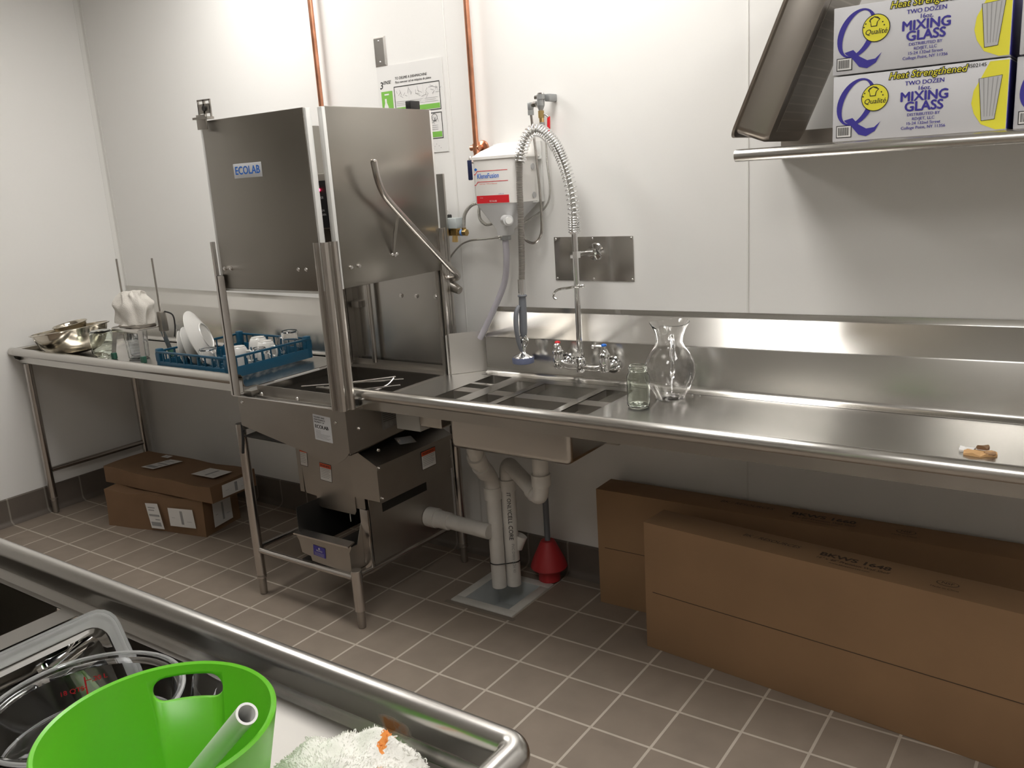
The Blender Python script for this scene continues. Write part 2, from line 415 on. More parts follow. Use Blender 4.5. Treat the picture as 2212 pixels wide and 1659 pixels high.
for (x, y, st, lb) in LAMPS:
    t = thing('ceiling_light', lb, 'light', (x, y, CEIL-.012))
    f = MB()
    for (a, b, c, d) in ((-.305, .305, -.61, -.58), (-.305, .305, .58, .61), (-.305, -.28, -.58, .58), (.28, .305, -.58, .58)):
        f.box(x+a, x+b, y+c, y+d, CEIL-.012, CEIL-.0005)
    f.build('frame', M_lampframe, t)
    MB().box(x-.28, x+.28, y-.58, y+.58, CEIL-.008, CEIL-.002).build('diffuser', emit('lamp_diffuser_%d' % round(st*10), (1.0, 0.972, 0.935), st), t)
# ------------------------------------------------------------------ left dish table
def rim_prof(y_wall, zd, ztop, r=0.022, back=False, s=1):
    """front edge section (y, z): deck -> coved riser -> rolled rim; s=-1 mirrors it"""
    out = [(y_wall + .055, zd), (y_wall + .02, zd)] + arc(y_wall+.02, zd+.02, .02, 270, 180, 5)[1:]
    zc = ztop - r
    out += [(y_wall, zc)] + arc(y_wall - r, zc, r, 0, 180, 10)[1:] + arc(y_wall - r, zc, r, 180, 235, 4)[1:]
    return out
def table_leg(mb, x, y, ztop, r=.0205):
    mb.cyl((x, y, .075), (x, y, ztop), r, mat=S_tube, seg=20)
    return mb
def foot(mb, x, y, h=.085):
    mb.lathe([(0, 0), (.012, 0), (.0155, .004), (.0165, .03), (.0165, h-.004), (.021, h-.002), (.021, h+.006), (0, h+.006)], (x, y, 0), 18, S_dull)
    return mb
ZD = .888
LT = thing('dish_table', 'long stainless dish table in the left corner, holding the blue rack', 'table', (0.95, -.37, 0))
YW = -.690
mb = MB()
mb.sheet(rim_prof(YW, ZD, .948), 'x', .03, 1.905, .0018, S_counter)
mb.box(.03, 1.905, YW-.0065, YW-.004, .866, .930, S_counter)
mb.box(.03, 1.925, YW+.055, -.012, ZD-.002, ZD, S_counter)                       # deck
# left raised edge running along the wall, returning from the front rim
pr = [(.085, ZD), (.055, ZD)] + [(.055 - (a[0]-.055), a[1]) for a in []]
pl = [(.09, ZD), (.05, ZD+.001), (.034, ZD+.014), (.032, .93)] + arc(.018, .93, .014, 0, 180, 6)[1:]
mb.sheet(pl, 'y', YW-.03, -.012, .0018, S_counter)
mb.cyl((.008, YW-.022, .926), (.05, YW-.022, .926), .0222, mat=S_counter, seg=20)
# underside hat channels
mb.box(1.60, 1.64, -.60, -.1, ZD-.035, ZD-.003, S_dull); mb.box(1.72, 1.755, -.62, -.1, ZD-.035, ZD-.003, S_dull)
mb.box(.04, .10, -.66, -.05, ZD-.03, ZD-.003, S_dull)
mb.build('tabletop', None, LT)
def splash(x0, x1, zt0, zt1, zf0, zf1, zs0, zs1, ys, mat, zd=ZD):
    p0 = [(ys-.045, zd)] + arc(ys-.02, zd+.02, .02, 270, 360, 4) + [(ys, zs0-.006)] + [(ys+.003, zs0), (-.006, zf0), (-.004, zf0+.004), (-.004, zt0)]
    p1 = [(ys-.045, zd)] + arc(ys-.02, zd+.02, .02, 270, 360, 4) + [(ys, zs1-.006)] + [(ys+.003, zs1), (-.006, zf1), (-.004, zf1+.004), (-.004, zt1)]
    return MB().sheet(p0, 'x', x0, x1, -.0018, mat, prof1=p1)
splash(.012, 1.93, 1.186, 1.150, 1.160, 1.127, 1.108, 1.077, -.055, S_counter).build('backsplash', None, LT)
for (x, y) in ((.066, -.672), (.078, -.085)):
    mb = MB(); table_leg(mb, x, y, ZD-.03); foot(mb, x, y); mb.build('leg', None, LT)
MB().cyl((.066, -.655, .248), (.078, -.10, .248), .0145, mat=S_tube).build('cross_brace', None, LT)

# ------------------------------------------------------------------ right sink counter
SC = thing('sink_counter', 'long stainless sink counter with tall backsplash and rolled rim, right of the dishwashing machine', 'counter', (3.8, -.37, 0))
X0, X1 = 2.575, 5.3
YS = -.10
mb = MB()
mb.sheet(rim_prof(YW-.004, ZD, .953), 'x', X0, X1, .0018, S_counter)
mb.box(X0+.005, X1, YW-.0105, YW-.008, .868, .930, S_counter)
OX0, OX1, OY0, OY1 = 2.955, 3.452, -.640, -.192        # bowl opening
TX0, TX1, TY0, TY1 = 2.790, 2.893, -.610, -.105        # side trough opening
def deck_with_holes(mb, x0, x1, y0, y1, holes, z, mat, th=.002):
    xs = sorted({x0, x1, *[h[0] for h in holes], *[h[1] for h in holes]}); ys = sorted({y0, y1, *[h[2] for h in holes], *[h[3] for h in holes]})
    for a, b in zip(xs, xs[1:]):
        for c, d in zip(ys, ys[1:]):
            mx, my = (a+b)/2, (c+d)/2
            if any(h[0] < mx < h[1] and h[2] < my < h[3] for h in holes): continue
            mb.box(a, b, c, d, z-th, z, mat)
deck_with_holes(mb, 2.735, X1, YW-.004+.055, YS-.04, [(OX0, OX1, OY0, OY1), (TX0, TX1, TY0, YS-.04)], ZD, S_counter)
mb.poly([(2.605, YW-.004+.055, ZD), (2.735, YW-.004+.055, ZD), (2.735, -.05, ZD), (2.605, -.205, ZD)], S_counter)
mb.poly([(2.605, YW-.004+.055, ZD-.002), (2.735, YW-.004+.055, ZD-.002), (2.735, -.05, ZD-.002), (2.605, -.205, ZD-.002)], S_counter)
# downturned lip into the machine
mb.box(2.583, 2.606, -.66, -.205, ZD-.006, ZD-.001, S_bright)
mb.box(2.583, 2.586, -.66, -.205, ZD-.03, ZD-.003, S_dull)
mb.cyl((X0+.0005, YW-.004-.022, .928), (X0+.003, YW-.004-.022, .928), .0218, mat=S_bright, seg=20)
mb.sheet([(YW+.045, ZD-.001), (YW+.015, ZD-.001), (YW-.003, ZD+.018), (YW-.003, .93)], 'x', X0+.002, X0+.004, .0018, S_bright)
# reinforcing channel and gusset under the deck
mb.box(3.60, 3.645, -.66, -.12, ZD-.04, ZD-.003, S_dull)
mb.box(2.62, X1, -.40, -.34, ZD-.035, ZD-.003, S_dull)
mb.build('countertop', None, SC)
splash(2.735, X1, 1.148, 1.176, 1.126, 1.152, 1.041, 1.073, YS, S_counter).build('backsplash', None, SC)
# left end cap of the backsplash
MB().prism([(YS, ZD), (YS, 1.041), (-.006, 1.126), (-.004, 1.148), (-.001, 1.148), (-.001, ZD)], 'x', 2.7335, 2.7355, S_counter).build('splash_end_cap', None, SC)
mb = MB()
a = Vector((2.608, -.204, 0)); b = Vector((2.731, -.055, 0)); d = (b-a).normalized(); n = Vector((-d.y, d.x, 0))*.0015
vs = []
for q in (n, -n):
    for p, z in ((a, ZD+.001), (b, ZD+.001), (b, 1.057), (a+d*.008, 1.060), (a, 1.052)): vs.append(p+q+Vector((0, 0, z)))
mb.add(vs, [(0, 1, 2, 3, 4), (9, 8, 7, 6, 5), (0, 5, 6, 1), (1, 6, 7, 2), (2, 7, 8, 3), (3, 8, 9, 4), (4, 9, 5, 0)], plain('side_splash_steel', (.70, .68, .65), .42, 1.0))
mb.build('side_splash', None, SC)
def basin(mb, x0, x1, y0, y1, zt, zb, r, mat, th=.002, seg=4):
    """thin-walled open bowl with coved corners"""
    def ring(ins, z, rr):
        out = []; xa, xb, ya, yb = x0+ins, x1-ins, y0+ins, y1-ins
        for (cx, cy, a0) in ((xb-rr, yb-rr, 0), (xa+rr, yb-rr, 90), (xa+rr, ya+rr, 180), (xb-rr, ya+rr, 270)):
            for i in range(seg+1):
                t = math.radians(a0 + 90*i/seg); out.append((cx+rr*math.cos(t), cy+rr*math.sin(t), z))
        return out
    def shell(e, ze):
        rs = [ring(e*-1, zt, r+e)]
        for i in range(5):
            t = PI/2*i/4; rs.append(ring(-e + (r-.002)*(1-math.cos(t)), zb+r-ze - r*math.sin(t)+0, max(.003, r+e-(r-.002)*(1-math.cos(t)))))
        return rs
    for rs in (shell(0, 0), shell(th, th)):
        vs = [p for rg in rs for p in rg]; n = len(rs[0]); fs = []
        for k in range(len(rs)-1):
            for i in range(n): fs.append((k*n+i, k*n+(i+1) % n, (k+1)*n+(i+1) % n, (k+1)*n+i))
        fs.append(tuple(range((len(rs)-1)*n, len(rs)*n)))
        mb.add(vs, fs, mat)
    return mb
mb = MB(); basin(mb, OX0, OX1, OY0, OY1, ZD-.001, .747, .022, S_counter, th=.002)
mb.disc((2.99+.08, -.50, .7478), .028, mat=S_dull); mb.disc((3.30, -.44, .7478), .045, mat=S_dull)
mb.build('sink_bowl', None, SC)
mb = MB(); basin(mb, TX0, TX1, TY0, YS-.041, ZD-.001, .80, .008, S_counter); mb.build('scrap_trough', None, SC)
MB().box(TX0, TX1, -.292, -.270, ZD-.004, ZD+.001, r=.0008).build('trough_bridge', S_bright, SC)
for x in (3.062, 3.332):
    mb = MB(); mb.box(x-.016, x+.014, -.655, -.186, ZD-.002, ZD+.0015, S_bright); mb.box(x+.012, x+.014, -.655, -.186, ZD-.028, ZD, S_dull)
    mb.build('rack_guide', None, SC)

# ------------------------------------------------------------------ dishwashing machine
DM = thing('dishwashing_machine', 'tall stainless door-type dishwashing machine with its doors raised, standing between the two counters', 'dishwasher', (2.29, -.46, 0))
FX0, FX1, FY, RXM = 1.99, 2.598, -.788, 2.600
def door(name, x0, x1, y0, y1, z0, z1):
    return MB().box(x0, x1, y0, y1, z0, z1, r=.003).build(name, S_hood, DM)
fd = door('front_door', 2.022, 2.572, -.806, -.782, 1.322, 1.943)
M_edge = plain('door_edge_white', (0.74, 0.74, 0.72), 0.35, 0.3)
mb = MB(); mb.box(2.572, 2.583, -.804, -.780, 1.322, 1.941, r=.002); mb.box(2.008, 2.022, -.804, -.784, 1.322, 1.941, r=.002); mb.box(2.022, 2.572, -.803, -.780, 1.312, 1.322, r=.002)
mb.build('door_guide', M_edge, DM)
door('side_door', 2.588, 2.612, -.742, -.192, 1.322, 1.945)
MB().box(2.590, 2.612, -.758, -.742, 1.322, 1.943, r=.002).build('door_guide', M_edge, DM)
MB().box(2.590, 2.610, -.192, -.180, 1.322, 1.943, r=.002).build('door_guide', M_edge, DM)
door('left_door', 1.975, 1.995, -.742, -.192, 1.322, 1.935)
mb = MB(); mb.box(1.975, 1.995, -.758, -.742, 1.322, 1.935, r=.002); mb.build('door_guide', M_edge, DM)
# maker badge on the front door
fr = facing((2.252, -.8062, 1.754), (1, 0, 0), (0, 0, 1))
mb = MB(); mb.box(-.077, .077, -.026, .026, 0, .0022, M_sticker, r=.001, mtx=fr)
mb.text('ECOLAB', .040, fr @ T(.0026), M_blue, bold=.03, squash=.92)
mb.build('maker_badge', None, fd)
def bolt(p, nrm, par, r=.0062, nm='bolt'):
    n_ = Vector(nrm); p = Vector(p); b = MB()
    b.cyl(p, p+n_*.004, r*1.25, seg=6); b.cyl(p+n_*.004, p+n_*.008, r*.8, seg=10)
    return b.build(nm, M_bolt, par)
for x in (2.045, 2.083, 2.462, 2.502): bolt((x, -.806, 1.399), (0, -1, 0), fd)
for y in (-.700, -.660): bolt((2.612, y, 1.394), (1, 0, 0), DM)
# corner posts
S_post = steel('steel_post', (0, 0, 1), 0.30, (0.52, 0.49, 0.455), aniso=0.3, sscale=10)
mb = MB()
pp = [(2.553, -.812), (2.560, -.815), (2.569, -.813), (2.572, -.803), (2.578, -.802), (2.585, -.808), (2.596, -.812), (2.607, -.808), (2.612, -.798), (2.610, -.788), (2.605, -.782), (2.606, -.775), (2.616, -.773), (2.620, -.765), (2.618, -.756)]
mb.sheet(pp, 'z', .885, 1.492, .0022, S_post)
mb.box(2.575, 2.606, -.80, -.77, .885, 1.480, S_dull)
mb.build('corner_post', None, DM)
mb = MB(); mb.sheet([(2.040, -.812), (2.022, -.816), (2.004, -.814), (2.002, -.80), (1.996, -.80), (1.994, -.814), (1.984, -.812), (1.982, -.78)], 'z', .893, 1.37, .002, S_tube)
mb.box(1.984, 1.996, -.814, -.80, 1.37, 1.50, S_tube); mb.build('corner_post', None, DM)
mb = MB(); mb.box(2.588, 2.600, -.212, -.178, .885, 1.335, S_dull); mb.box(2.604, 2.618, -.200, -.168, .885, 1.49, S_tube, r=.002); mb.box(2.585, 2.618, -.172, -.160, .885, 1.49, S_tube)
mb.build('corner_post', None, DM)
mb = MB(); mb.box(1.985, 2.02, -.20, -.17, .885, 1.49, S_tube); mb.build('corner_post', None, DM)
# rear cabinet and inner back panel
mb = MB(); mb.box(1.985, 2.600, -.128, -.118, .90, 1.70, S_plate); 
mb.cyl((2.148, -.155, .90), (2.148, -.155, 1.50), .012, mat=S_tube); mb.box(1.995, 2.02, -.165, -.128, .90, 1.60, S_dull)
mb.build('back_panel', None, DM)
mb = MB(); mb.box(2.03, 2.075, -.150, -.128, 1.143, 1.172, S_dull, r=.001); mb.build('catch_bracket', None, DM)
for x in (2.318, 2.405, 2.512): bolt((x, -.128, 1.202), (0, -1, 0), DM, r=.008)
# control box seen through the gap between the raised doors
cb = MB().box(1.93, 2.16, -.30, -.135, 1.505, 1.735, r=.004).build('control_box', S_dull, DM)
mb = MB()
fr = facing((2.045, -.3005, 1.60), (1, 0, 0), (0, 0, 1))
mb.add([(-.09, -.09, .001), (.10, -.09, .001), (.10, .105, .001), (.00, .105, .001), (-.09, .0, .001)], [(0, 1, 2, 3, 4)], M_black, fr)
mb.text('POWER', .014, fr @ T(.002, .02, .035), M_ltgrey); mb.text('CYCLE', .013, fr @ T(.002, -.01, 0), M_ltgrey); mb.text('RUN', .013, fr @ T(.002, .03, -.018), M_ltgrey)
mb.text('DRAIN', .013, fr @ T(.002, .03, -.035), M_ltgrey)
mb.build('control_fascia', None, cb)
MB().sphere((2.068, -.303, 1.668), .006).build('indicator_light', emit('led_red', (1.0, 0.03, 0.08), 9), cb)
# tub
mb = MB()
skirt = [(FX0, .885), (FX1, .885), (FX1, .725), (2.575, .700), (2.530, .672), (2.515, .668), (2.30, .705), (FX0, .762)]
mb.prism(skirt, 'y', FY-.003, FY, S_dull)
mb.prism([(FY, .885), (-.12, .885), (-.12, .745), (FY+.03, .712), (FY, .715)], 'x', FX1-.003, FX1, S_dull)
mb.box(FX0, FX0+.003, FY, -.12, .74, .885, S_dull)
mb.box(FX0, FX1, -.123, -.12, .74, .90, S_dull)
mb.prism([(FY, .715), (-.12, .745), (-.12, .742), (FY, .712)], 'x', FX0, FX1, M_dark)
# rolled top lip
mb.box(FX0-.016, FX1+.012, FY-.014, FY, .8845, .8885, S_bright, r=.001); mb.box(FX1, FX1+.012, FY, -.66, .8845, .8885, S_bright, r=.001); mb.box(FX0-.016, FX0, FY, -.14, .8845, .8885, S_bright, r=.001)
tub = mb.build('tub', None, DM)
mb = MB()
mb.box(FX0+.05, FX1-.02, -.779, -.752, .872, .878, S_bright); mb.box(FX0+.06, FX1-.02, -.749, -.722, .877, .883, S_bright)
mb.box(FX0+.04, FX1-.02, -.722, -.719, .878, .918, S_dull); mb.box(FX0+.003, FX0+.05, -.76, -.719, .882, .90, S_dull)
mb.box(FX0+.01, FX1-.02, -.205, -.150, .882, .886, S_dull); mb.box(FX0+.01, FX1-.03, -.150, -.147, .886, .912, S_dull)
mb.box(FX0-.045, FX0+.012, -.70, -.15, .884, .890, S_dull); mb.box(FX0+.012, FX0+.016, -.70, -.15, .868, .898, S_bright)
mb.box(FX0+.0, FX0+.006, -.60, -.35, .890, .903, M_edge)
mb.box(FX1-.045, FX1-.008, -.66, -.20, .874, .880, S_bright)
mb.build('rack_track', None, DM)
for (x, y) in ((2.075, -.737), (2.285, -.737)): 
    MB().sphere((x, y, .888), .007).build('track_knob', M_bolt, DM)
for (a, b) in (((2.155, -.60, .892), (2.50, -.36, .897)), ((2.33, -.585, .880), (2.545, -.43, .892)), ((2.40, -.30, .885), (2.20, -.52, .880))):
    MB().cyl(a, b, .0035, mat=S_bright, seg=8).build('rack_rod', None, DM)
mb = MB(); mb.tube([(2.37, -.52, .86), (2.43, -.47, .868), (2.465, -.42, .884), (2.47, -.385, .905)], .004, 8, S_bright, smooth=4); mb.cyl((2.29, -.46, .76), (2.29, -.46, .85), .016, mat=S_dull); mb.box(2.10, 2.48, -.48, -.44, .838, .86, S_dull, r=.006)
mb.build('wash_arm', None, DM)
# notice sticker and data plate
fr = facing((2.4695, FY-.0035, .803), (1, 0, -.06), (0, 0, 1))
mb = MB(); rect(mb, fr, -.047, .047, -.050, .050, M_sticker)
for i, s in enumerate(('DELIVERY AND', 'MAINTENANCE', 'PROPERTY OF')): mb.text(s, .0085, fr @ T(.0006, -.042, .040-.0095*i), M_ink, bold=.02, align='LEFT')
mb.text('ECOLAB', .0190, fr @ T(.0006, -.040, .0035), M_ink, bold=.05, align='LEFT')
for i in range(8):
    y = -.012-.0042*i; rect(mb, fr, -.040, (-.012 if i < 3 else .036 - .008*(i % 3)), y-.0006, y+.0006, M_inkgrey, .0006)
mb.build('property_sticker', None, tub)
fr = facing((FX1+.0006, -.545, .815), (0, 1, 0), (0, 0, 1))
mb = MB(); rect(mb, fr, -.065, .075, -.055, .05, plain('data_plate', (.30, .30, .29), .4, .5))
for i in range(9): rect(mb, fr, -.058, .0+.02*((i*7) % 3), .04-.008*i, .0415-.008*i, M_ink, .0006)
for cx in (-.04, -.015, .04): mb.disc(fr @ Vector((cx, -.038, .0007)), .010, (1, 0, 0), 16, M_inkgrey)
mb.build('data_plate', None, tub)
for (p, nn) in (((2.020, FY-.003, .862), (0, -1, 0)), ((2.545, FY-.003, .834), (0, -1, 0)), ((FX1, -.73, .80), (1, 0, 0)), ((FX1+.02, -.665, .700), (1, 0, 0)), ((FX1+.02, -.55, .705), (1, 0, 0))):
    bolt(p, nn, tub, r=.0055)
# pump housing under the tub
mb = MB()
pc = [(2.150, .70), (2.450, .70), (2.450, .418), (2.440, .402), (2.245, .402), (2.235, .412), (2.228, .448), (2.170, .452), (2.165, .46)]
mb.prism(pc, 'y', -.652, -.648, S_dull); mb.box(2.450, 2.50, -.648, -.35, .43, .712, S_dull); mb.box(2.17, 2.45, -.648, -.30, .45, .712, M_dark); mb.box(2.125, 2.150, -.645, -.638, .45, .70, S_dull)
mb.tube([(2.38, -.62, .40), (2.385, -.625, .385), (2.388, -.628, .355)], .0035, 8, M_bolt)
pm = mb.build('pump_cover', None, DM)
def warn(fr, par, w=.042, h=.052, nm='warning_label'):
    b = MB(); rect(b, fr, -w-.002, w+.002, -h-.002, h+.002, M_ink); rect(b, fr, -w, w, -h, h, M_paper, .0004); rect(b, fr, -w, w, h*.52, h, M_orange, .0008)
    b.text('WARNING', w*.36, fr @ T(.0011, 0, h*.74), M_ink, bold=.02)
    for i in range(6): rect(b, fr, -w*.85, w*(.8-.25*(i % 3 == 2)), h*.35-h*.2*i, h*.40-h*.2*i, M_inkgrey, .0008)
    return b.build(nm, None, par)
warn(facing((2.300, -.6525, .560), (1, 0, -.06), (.06, 0, 1)), pm, .032, .036)
warn(facing((2.178, -.6525, .610), (1, 0, -.06), (.06, 0, 1)), pm, .020, .038)
mb = MB(); mb.prism([(2.500, .705), (2.505, .712), (2.636, .650), (2.636, .505), (2.500, .505)], 'y', -.700, -.262, S_dull)
mb.sheet([(2.500, .715), (2.642, .648), (2.642, .632)], 'y', -.706, -.256, .002, S_dull)
hb = mb.build('booster_heater_box', None, DM)
warn(facing((2.6375, -.405, .590), (0, 1, 0), (0, 0, 1)), hb, .042, .036)
fr = facing((2.585, -.475, .6795), (0.25, 1, -.12), (-.9, .25, .43)); b = MB(); rect(b, fr, -.04, .04, -.022, .022, M_sticker, .001); b.build('heater_sticker', None, hb)
for p in ((2.6435, -.695, .641), (2.637, -.685, .515), (2.637, -.275, .56)): bolt(p, (1, 0, 0), hb, r=.004)
# accumulator box, front tray and side plate
mb = MB(); mb.box(2.546, 2.549, -.675, -.17, .20, .50, S_dull); mb.box(2.546, 2.5495, -.605, -.335, .416, .452, M_dark)  # dark strip paints the shade of the slot onto the plate
mb.build('side_plate', None, DM)
MB().box(2.520, 2.560, -.700, -.690, .197, .458, S_tube, r=.001).build('plate_upright', None, DM)
mb = MB()
mb.prism([(2.222, .336), (2.528, .336), (2.532, .326), (2.520, .305), (2.520, .218), (2.470, .218), (2.300, .226), (2.295, .245), (2.245, .252), (2.236, .300), (2.222, .322)], 'y', -.776, -.773, S_dull)
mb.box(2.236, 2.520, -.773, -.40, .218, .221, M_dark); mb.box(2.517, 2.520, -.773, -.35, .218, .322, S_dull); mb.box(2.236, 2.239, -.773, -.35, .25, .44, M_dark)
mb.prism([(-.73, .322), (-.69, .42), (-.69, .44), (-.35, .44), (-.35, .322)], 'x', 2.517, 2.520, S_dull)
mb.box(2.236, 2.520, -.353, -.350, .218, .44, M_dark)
mb.prism([(-.79, .330), (-.79, .337), (-.755, .345), (-.752, .340)], 'x', 2.222, 2.530, S_tube)
tr = mb.build('scrap_tray', None, DM)
mb = MB(); fr = facing((2.350, -.7765, .276), (1, 0, -.07), (.07, 0, 1)); rect(mb, fr, -.034, .034, -.022, .022, M_navy, .001)
mb.text('NOTICE', .0095, fr @ T(.0016, 0, .002), M_paper, bold=.02); mb.add([(-.006, .009, .0016), (.006, .009, .0016), (0, .018, .0016)], [(0, 1, 2)], M_paper, fr)
for i in range(3): rect(mb, fr, -.028, .026, -.008-.005*i, -.0068-.005*i, M_ltgrey, .0016)
mb.build('tray_label', None, tr)
# grey junction box under the counter rim and the looped cable
mb = MB(); mb.box(2.665, 2.782, -.60, -.50, .772, .862, r=.003); mb.build('junction_box', plain('box_grey', (.46, .46, .44), .4), DM)
MB().tube([(2.13, -.50, .715), (2.09, -.53, .695), (2.075, -.55, .66), (2.085, -.57, .625), (2.12, -.58, .60), (2.16, -.58, .595)], .013, 12, smooth=5).build('cable_conduit', M_black, DM)
# legs and stretchers
LGX = 1.958
mb = MB(); mb.cyl((LGX, -.772, .075), (LGX, -.772, .76), .0205, mat=S_tube); foot(mb, LGX, -.772)
mb.tube([(1.985, -.785, .765), (1.985, -.79, .70), (1.972, -.79, .64)], .006, 8, M_black, smooth=3)
mb.build('leg', None, DM)
mb = MB(); mb.cyl((2.552, -.782, .075), (2.552, -.782, .240), .0215, mat=S_tube); foot(mb, 2.552, -.782); mb.cyl((2.552, -.782, .240), (2.552, -.782, .243), .0205, mat=S_bright); mb.build('leg', None, DM)
for x in (2.545, LGX):
    mb = MB(); mb.cyl((x, -.12, .075), (x, -.12, .75), .0205, mat=S_tube); foot(mb, x, -.12); mb.build('leg', None, DM)
for (a, b) in (((LGX+.018, -.772, .203), (2.532, -.782, .208)), ((2.552, -.762, .212), (2.546, -.138, .195)), ((LGX, -.752, .212), (LGX, -.138, .195)), ((LGX+.018, -.12, .203), (2.53, -.12, .203))):
    MB().cyl(a, b, .0125, mat=S_tube).build('stretcher', None, DM)
# lift handle with its stay
mb = MB(); mb.tube([(2.690, -.612, 1.755), (2.688, -.600, 1.70), (2.682, -.575, 1.652), (2.676, -.535, 1.612), (2.672, -.40, 1.495), (2.668, -.22, 1.342), (2.664, -.170, 1.308), (2.650, -.145, 1.288), (2.620, -.140, 1.280), (2.57, -.14, 1.278)], .0125, 14, S_tube, smooth=5)
mb.sphere((2.690, -.612, 1.757), .0124, S_tube, sc=(1, 1, .5))
lh = mb.build('lift_handle', None, DM)
mb = MB(); mb.add([(2.672, -.500, 1.570), (2.672, -.485, 1.560), (2.616, -.470, 1.42), (2.616, -.482, 1.42)], [(0, 1, 2, 3)], S_dull); mb.tube([(2.672, -.492, 1.566), (2.64, -.487, 1.50), (2.617, -.478, 1.418)], .0035, 8, S_dull)
mb.build('handle_stay', None, lh)
mb = MB(); mb.cyl((2.612, -.476, 1.412), (2.626, -.476, 1.412), .006, seg=10); mb.sphere((2.624, -.488, 1.417), .006, sc=(.5, 1.2, 1)); mb.sphere((2.624, -.464, 1.417), .006, sc=(.5, 1.2, 1)); mb.build('wing_nut', M_bolt, lh)
mb = MB(); mb.cyl((2.600, -.13, 1.25), (2.645, -.13, 1.23), .024, .016, mat=S_dull); mb.build('handle_pivot', None, DM)
# bracket on top of the front door, and the dark stop on the side door
mb = MB(); fr = facing((2.052, -.815, 1.952), (1, 0, -.02), (.02, 0, 1))
mb.box(-.030, .024, -.040, .012, .004, .010, S_dull, mtx=fr, r=.001)
for (a, b) in ((-.035, .0), (.002, .037)):
    mb.box(a, b, .060, .066, -.012, -.006, S_dull, mtx=fr); mb.box(a, b, .016, .050, -.012, -.006, S_dull, mtx=fr); mb.box(a, a+.004, .004, .066, -.012, -.006, S_dull, mtx=fr); mb.box(b-.004, b, .004, .066, -.012, -.006, S_dull, mtx=fr)
mb.box(-.050, .037, -.004, .004, -.018, .012, S_dull, mtx=fr); mb.cyl(fr @ Vector((.006, .034, .0)), fr @ Vector((.006, .034, -.016)), .010, mat=M_dark, seg=10)
mb.build('door_bracket', None, fd)
MB().box(2.585, 2.612, -.300, -.245, 1.944, 1.975, r=.003).build('door_stop', M_black, DM)
# machine drain
mb = MB(); mb.cyl((2.551, -.34, .300), (2.600, -.34, .300), .042, mat=M_pvc); mb.cyl((2.600, -.34, .300), (2.865, -.335, .288), .031, mat=M_pvc); mb.cyl((2.60, -.34, .300), (2.665, -.339, .297), .037, mat=M_pvc)
mb.build('drain_outlet', None, DM)
# ------------------------------------------------------------------ pre-rinse faucet
FYC = -.160
PF = thing('pre_rinse_faucet', 'chrome pre-rinse faucet with tall coiled spring, hanging spray valve and red and blue handles', 'faucet', (3.222, FYC, .95))
mb = MB()
for x in (3.124, 3.325):
    mb.lathe([(0, -.022), (.014, -.022), (.020, -.016), (.021, .018), (.017, .032), (.021, .036), (.022, .046), (.016, .052), (.012, .064), (0, .064)], (x, FYC, .968), 20)
    mb.tube([(x, FYC, .962), (x+.004, FYC+.025, .960), (x+.006, YS-.004, .962)], .014, 14, smooth=4)
    mb.cyl((x+.006, YS-.0015, .962), (x+.006, YS-.010, .962), .034, .030); mb.cyl((x+.006, YS-.010, .962), (x+.006, YS-.022, .962), .022, .018)
mb.tube([(3.130, FYC, .975), (3.155, FYC-.004, .962), (3.19, FYC, .957), (3.26, FYC, .957), (3.295, FYC-.004, .958), (3.32, FYC, .966)], .0115, 14, smooth=5)
mb.lathe([(0, -.022), (.014, -.020), (.018, -.008), (.017, .014), (.021, .018), (.021, .034), (.014, .038)], (3.222, FYC, .958), 20)
mb.build('faucet_body', M_chrome, PF)
for (x, mt, nm, ang) in ((3.124, M_red, 'red-capped hot handle', -70), (3.325, M_blue, 'blue-capped cold handle', 200)):
    mb = MB(); c = Vector((x, FYC, 1.032)); dv = Vector((math.cos(math.radians(ang)), math.sin(math.radians(ang)), .25)).normalized()
    mb.cyl(c, c+Vector((0, 0, .012)), .009, mat=M_chrome); mb.tube([c+Vector((0, 0, .008)), c+dv*.018+Vector((0, 0, .006)), c+dv*.040], .006, 10, M_chrome, radii=[.008, .0065, .006]); mb.sphere(c+dv*.042, .0078, M_chrome)
    mb.cyl(c+Vector((0, 0, .012)), c+Vector((0, 0, .016)), .011, mat=mt); mb.sphere(c+Vector((0, 0, .016)), .0105, mt, sc=(1, 1, .45))
    h = mb.build('handle', None, PF); h['label'] = nm
mb = MB(); mb.cyl((3.222, FYC, .99), (3.222, FYC, 1.455), .0115, mat=M_chrome); mb.cyl((3.222, FYC, 1.455), (3.222, FYC, 1.470), .018, mat=M_chrome, seg=8); mb.cyl((3.222, FYC, 1.0), (3.222, FYC, 1.012), .016, mat=M_chrome, seg=8)
mb.build('riser_pipe', None, PF)
path = [(3.222, 1.460), (3.222, 1.56), (3.206, 1.66), (3.168, 1.757), (3.123, 1.812), (3.078, 1.832), (3.040, 1.813), (3.015, 1.772), (3.000, 1.722)]
sp, _ = spline([Vector((x, FYC, z)) for x, z in path], 24)
hose = [(2.992, 1.64), (2.990, 1.55), (2.982, 1.36), (2.975, 1.275)]
hp, _ = spline([Vector((x, FYC, z)) for x, z in path + hose], 16)
mb = MB(); mb.tube(hp, .0085, 12, M_hose)
